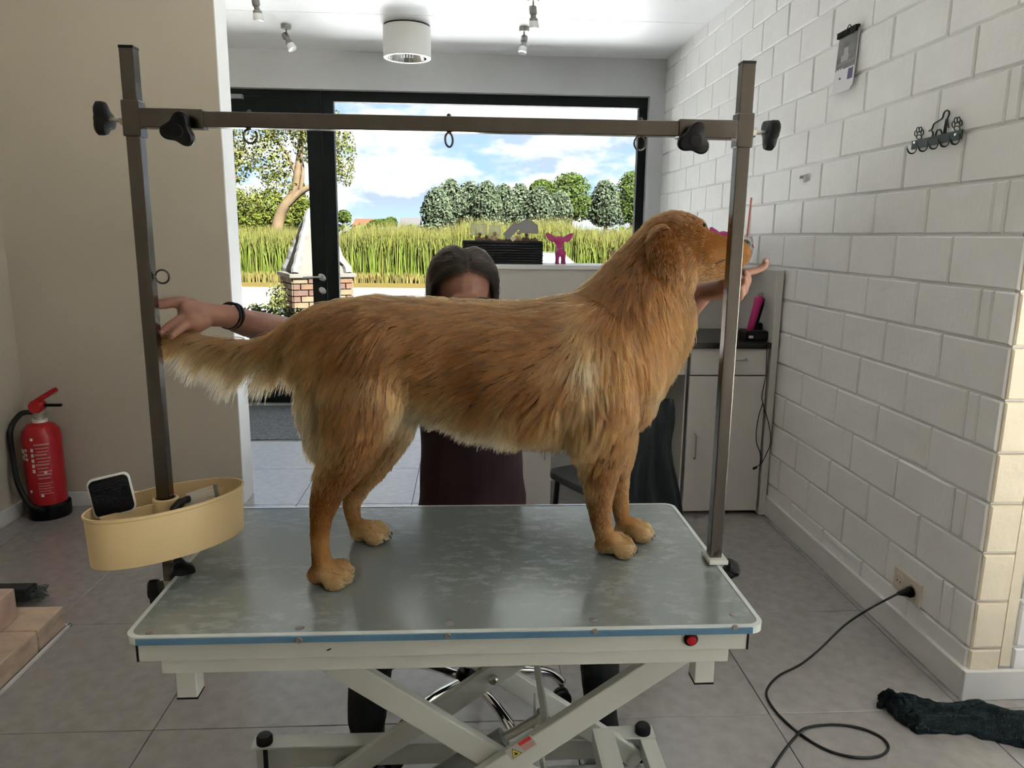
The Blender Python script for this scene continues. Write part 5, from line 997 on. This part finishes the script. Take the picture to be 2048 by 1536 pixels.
# ------------------------------------------------------------------ the person behind the table
per = thing('person', (.005, 2.06, .455), 'person in dark maroon T-shirt seated behind the dog, holding its tail and chin', 'person')
hcn = P(926, 588, Y=2.05); HX, HY, HZ = hcn
B_ = MB()
yaw = RAD(8); RH = Matrix.Rotation(yaw, 3, 'Z') @ Matrix.Rotation(RAD(14), 3, 'X')
def hp_(x, y, z): return hcn+RH @ Vector((x, y, z))
def hball(x, y, z, r, sc=(1, 1, 1)): B_.ball(hp_(x, y, z), r, 14, sc, RH)
hball(0, .012, .028, .082, (.90, 1.12, 1.0)); hball(0, -.012, -.02, .066, (.92, 1.08, 1.15)); hball(0, -.03, -.075, .036, (1.1, 1.1, .8)); hball(0, -.078, .012, .02, (2.4, .6, .7))
for s in (-1, 1): hball(s*.036, -.062, -.032, .024, (1, .8, .9)); hball(s*.072, .012, -.015, .016, (.45, 1.0, 1.7))
cone_chain(B_, [hp_(0, -.086, .0), hp_(0, -.098, -.022), hp_(0, -.100, -.034)], [.007, .010, .012]); hball(.010, -.092, -.036, .008); hball(-.010, -.092, -.036, .008)
cone_chain(B_, [hp_(0, .02, -.06), (HX-.005, 2.10, 1.08), (HX-.005, 2.10, 1.02)], [.052, .052, .06])
shL, shR = Vector((-.175, 2.10, 1.0)), Vector((.18, 2.10, 1.0))
cone_chain(B_, [shL, (0, 2.10, 1.02), shR], [.05, .07, .05]); etb = B_
for z, w, d in ((.95, .13, .085), (.85, .125, .08), (.75, .115, .08), (.65, .13, .09), (.56, .135, .09)): B_.ball((.005, 2.08, z), .1, 14, (w/.1, d/.1, .9))
# right arm (left in the picture) reaching for the tail
elb = P(612, 686, Y=1.84); wrR = P(452, 632, Y=1.535)
cone_chain(B_, [shL, shL.lerp(elb, .5)+Vector((-.01, .0, -.02)), elb], [.048, .044, .038]); cone_chain(B_, [elb, elb.lerp(wrR, .35)+Vector((0, 0, .004)), elb.lerp(wrR, .75), wrR], [.038, .040, .030, .0235])
pm = P(398, 628, Y=1.505)
cone_chain(B_, [wrR, wrR.lerp(pm, .5), pm, P(378, 624, Y=1.497)], [.0225, .0235, .026, .022]); B_.ball(P(388, 640, Y=1.49), .020, 10); B_.ball(P(383, 612, Y=1.51), .017, 10)
def finger(pts, r0=.0092, r1=.0068): cone_chain(B_, [P(a, b, Y=y) for a, b, y in pts], list(np.linspace(r0, r1, len(pts))), 10, 4)
finger([(385, 612, 1.505), (362, 606, 1.497), (332, 610, 1.492), (306, 613, 1.488)], .0098, .0072)
finger([(388, 608, 1.52), (365, 600, 1.515), (338, 602, 1.512), (314, 606, 1.508)], .0094, .0068)
finger([(380, 628, 1.49), (356, 640, 1.478), (334, 655, 1.468), (320, 668, 1.460)], .0098, .0074)
finger([(388, 640, 1.485), (370, 652, 1.472), (354, 663, 1.462), (343, 672, 1.455)], .0094, .0072)
finger([(412, 645, 1.495), (392, 658, 1.492), (366, 668, 1.490), (342, 675, 1.486)], .0115, .008)
# left arm (right in the picture) coming up under the chin
elL = P(1265, 735, Y=1.93); wrL = P(1408, 584, Y=1.655)
cone_chain(B_, [shR, shR.lerp(elL, .5), elL], [.048, .044, .038]); cone_chain(B_, [elL, elL.lerp(wrL, .4), elL.lerp(wrL, .8), wrL], [.038, .039, .028, .0225])
pl_ = P(1452, 578, Y=1.60); cone_chain(B_, [wrL, wrL.lerp(pl_, .5), pl_, P(1470, 574, Y=1.585)], [.022, .022, .021, .017]); B_.ball(P(1468, 570, Y=1.60), .018, 10)
finger([(1474, 560, 1.60), (1494, 546, 1.605), (1514, 540, 1.61), (1529, 532, 1.612), (1531, 522, 1.612)], .0098, .0072)
finger([(1474, 572, 1.585), (1490, 572, 1.575), (1496, 558, 1.565), (1490, 545, 1.560)], .0098, .0075)
finger([(1470, 582, 1.575), (1485, 586, 1.562), (1491, 574, 1.552), (1488, 560, 1.550)], .0096, .0073)
finger([(1464, 588, 1.57), (1478, 596, 1.556), (1483, 588, 1.545), (1481, 577, 1.543)], .0088, .0066)
finger([(1446, 566, 1.60), (1458, 556, 1.612), (1472, 549, 1.622), (1486, 545, 1.625)], .0115, .0085)
# legs
kR, kL = P(752, 1300, Y=1.83), P(1190, 1300, Y=1.88); fR, fL = P(735, 1490, Y=1.83), P(1200, 1440, Y=1.92)
hipR, hipL = Vector((-.085, 2.09, .53)), Vector((.095, 2.09, .53)); kR.z = kL.z = .47; fR.z = fL.z = .08
for hp, kn, ft in ((hipR, kR, fR), (hipL, kL, fL)): cone_chain(B_, [hp, hp.lerp(kn, .5), kn], [.07, .062, .048]); cone_chain(B_, [kn, kn.lerp(ft, .35)+Vector((0, .012, 0)), ft], [.048, .044, .030]); cone_chain(B_, [ft, ft+Vector((0, -.06, -.035)), ft+Vector((0, -.12, -.05))], [.032, .03, .022])
skin = mat('skin', (.33, .165, .115), .5, var=.08, vscale=20, bump=.1, bscale=200)
from_mesh('body', fuse(B_, .0034, 'body', 4, .5), skin, per)
# nails on the visible finger tips
nm_ = mat('nail', (.42, .22, .18), .25)
for a, b, y, ax in ((306, 611, 1.4805, (-1, -.4, .3)), (322, 665, 1.4525, (-.6, -.7, -.4)), (345, 670, 1.4475, (-.5, -.8, -.4)), (1531, 521, 1.605, (.3, -.6, .8))): MB().ball(P(a, b, Y=y), .0052, 8, (1, .45, .8)).build('fingernail', nm_, per, smooth=True)
# face details
wh = mat('eye_white', (.70, .68, .66), .2); iris = mat('brown_iris', (.05, .03, .02), .2); hairm = mat('eyebrow_hair', (.05, .032, .025), .7)
for s in (-1, 1):
    e = MB().ball(hp_(s*.032, -.078, -.006), .0115, 12).build('eye', wh, per, smooth=True); MB().ball(hp_(s*.032, -.0875, -.009), .0045, 8, (1, .5, 1)).build('iris', iris, e, smooth=True)
    MB().tube(smoothpath([hp_(s*.014, -.090, .012), hp_(s*.032, -.089, .018), hp_(s*.052, -.074, .012)], 4), [.0022]*3+[.0028]*3+[.0024]*2+[.0012], 8).build('eyebrow', hairm, per, smooth=True)
    MB().tube(smoothpath([hp_(s*.018, -.085, .000), hp_(s*.032, -.089, .003), hp_(s*.046, -.080, -.001)], 4), .002, 6).build('eyelid', hairm, per, smooth=True)
MB().tube(smoothpath([hp_(-.024, -.082, -.064), hp_(0, -.093, -.061), hp_(.024, -.082, -.064)], 5), [.002]+[.0045]*9+[.002], 8).build('lips', mat('lips', (.36, .13, .11), .4), per, smooth=True)
# clothes
S_ = MB(); cone_chain(S_, [shL+Vector((.0, 0, .0)), (-.08, 2.10, 1.025), (.085, 2.10, 1.025), shR], [.062, .078, .078, .062])
prof_ = [(.50, .12, .09), (.53, .155, .112), (.58, .160, .118), (.64, .156, .118), (.72, .148, .112), (.80, .146, .110), (.88, .152, .112), (.95, .158, .108), (1.0, .155, .095), (1.04, .11, .07)]
V_ = []; nn_ = 28
for z, w, d in prof_:
    for k in range(nn_): t = 2*PI*k/nn_; wr_ = 1+.018*math.sin(3*t+z*31)+.014*math.sin(7*t-z*47); V_.append((.010+w*math.cos(t)*wr_, 2.085+d*math.sin(t)*wr_, z))
S_.add(V_, [(i*nn_+k, i*nn_+(k+1) % nn_, (i+1)*nn_+(k+1) % nn_, (i+1)*nn_+k) for i in range(len(prof_)-1) for k in range(nn_)]+[tuple(range(nn_-1, -1, -1)), tuple((len(prof_)-1)*nn_+k for k in range(nn_))])
for s_, e_ in ((shL, elb), (shR, elL)): cone_chain(S_, [s_, s_.lerp(e_, .3), s_.lerp(e_, .55)], [.064, .060, .058])
sh = from_mesh('t_shirt', fuse(S_, .006, 't_shirt', 10, .5), mat('maroon_jersey', (.022, .0055, .0085), .85, var=.15, vscale=9, bump=.5, bscale=14, stretch=(1, 1, 2.5)), per)
T_ = MB()
for hp, kn, ft in ((hipR, kR, fR), (hipL, kL, fL)): cone_chain(T_, [hp, hp.lerp(kn, .5), kn], [.088, .078, .062]); cone_chain(T_, [kn, kn.lerp(ft, .4)+Vector((0, .012, 0)), ft+Vector((0, 0, .02))], [.064, .062, .052])
T_.ball((.005, 2.10, .545), .1, 14, (1.45, 1.0, .75))
from_mesh('trousers', fuse(T_, .006, 'trousers', 8, .5), mat('black_trousers', (.008, .009, .010), .9, bump=.8, bscale=30), per)
for ft in (fR, fL):
    F_ = MB(); cone_chain(F_, [ft+Vector((0, .01, .03)), ft+Vector((0, 0, -.03)), ft+Vector((0, -.08, -.045)), ft+Vector((0, -.15, -.05))], [.048, .048, .042, .034]); me = fuse(F_, .005, 'shoe', 6)
    for v in me.vertices: v.co.z = max(v.co.z, .002)
    from_mesh('shoe', me, mat('black_shoe', (.008, .008, .009), .45), per)
br_ = MB()
for k_ in (0, 1):
    c = P(458+k_*7, 631+k_*1.5, Y=1.546+k_*.008); ax = (elb-wrR).normalized(); u = ax.orthogonal().normalized(); w = ax.cross(u)
    br_.tube([c+(u*math.cos(t)+w*math.sin(t))*.0256 for t in np.linspace(0, 2*PI, 40)], .0030, 8)
br_.build('wristband', mat('black_band', (.008, .008, .009), .5), per, smooth=True)
# straight dark hair parted on one side
NS, KS = 9000, 15; SP = []; RT = []
cE = hp_(0, .014, .026); ax_ = np.array([.083, .104, .092])
while len(SP) < NS:
    d = rng.normal(size=3); d /= np.linalg.norm(d)
    if d[2] < -.25 or (d[1] < -.30 and d[2] < .60+.20*abs(d[0])) or (d[1] < .1 and d[2] < .05): continue
    l_ = d*ax_; side = -1 if l_[0] < .004 else 1; p = l_.copy(); path = []
    grow = 1.03+.09*rng.random()
    for k in range(KS):
        path.append(p*grow if k else l_)
        nrm_ = p/ax_**2; nrm_ /= np.linalg.norm(nrm_); up = max(0, p[2]/ax_[2])
        v = np.array([side*(.25+1.3*up), .10+.75*max(0, -nrm_[1])*up+.25*(nrm_[1] < 0), -.9]); 
        if p[2] > -.02: v -= nrm_*(v@nrm_)
        else: v = np.array([side*.03, .10*(p[1] < 0), -1.0])
        v /= np.linalg.norm(v)+1e-9; p = p+v*.0255
        if p[2] > -.02: p = p/np.linalg.norm(p/ax_)
        elif abs(p[0]) < .07: p[0] = side*max(abs(p[0]), .055)
    SP.append(path); RT.append(side)
SP = np.array(SP); Rn = np.array(RH); SPw = SP @ Rn.T+np.array(cE); 
SPw[:, 1:] += (rng.normal(0, .003, (NS, 1, 3)))
hc2 = bpy.data.hair_curves.new('hair'); hc2.add_curves([KS]*NS); hc2.attributes['position'].data.foreach_set('vector', SPw.astype(np.float32).ravel())
ra2 = hc2.attributes.get('radius') or hc2.attributes.new('radius', 'FLOAT', 'POINT'); ra2.data.foreach_set('value', np.full(NS*KS, .0006, np.float32))
hcol = np.where(rng.random(NS)[:, None] < .10, np.array([[.10, .072, .05]]), np.array([[.016, .012, .0095]]))*rng.uniform(.7, 1.3, (NS, 1)); ta3 = hc2.attributes.new('tint', 'FLOAT_COLOR', 'POINT'); ta3.data.foreach_set('color', np.c_[np.repeat(hcol, KS, 0), np.ones(NS*KS)].astype(np.float32).ravel())
hc2.materials.append(bpy.data.materials['golden_hair'].copy()); hc2.materials[0].name = 'dark_brown_hair'
hh = bpy.data.objects.new('hair', hc2); COL.objects.link(hh); parent_to(hh, per); tag(hh, kind='stuff')
cap_ = MB().ball(cE, 1.0, 20, tuple(ax_*1.015), RH); V = [v for v in cap_.v]
loc_ = [(Rn.T @ (np.array(v)-np.array(cE)))/ax_ for v in cap_.v]
def ok(d): return not (d[2] < -.2 or (d[1] < -.26 and d[2] < .64+.20*abs(d[0])) or (d[1] < .1 and d[2] < .1))
keep = [f for f in cap_.f if all(ok(loc_[i]) for i in f)]; cm = MB(); cm.add(cap_.v, keep); me = cm.mesh('scalp_hair', True); o = from_mesh('scalp_hair', me, mat('scalp_dark', (.03, .022, .018), .7), per)
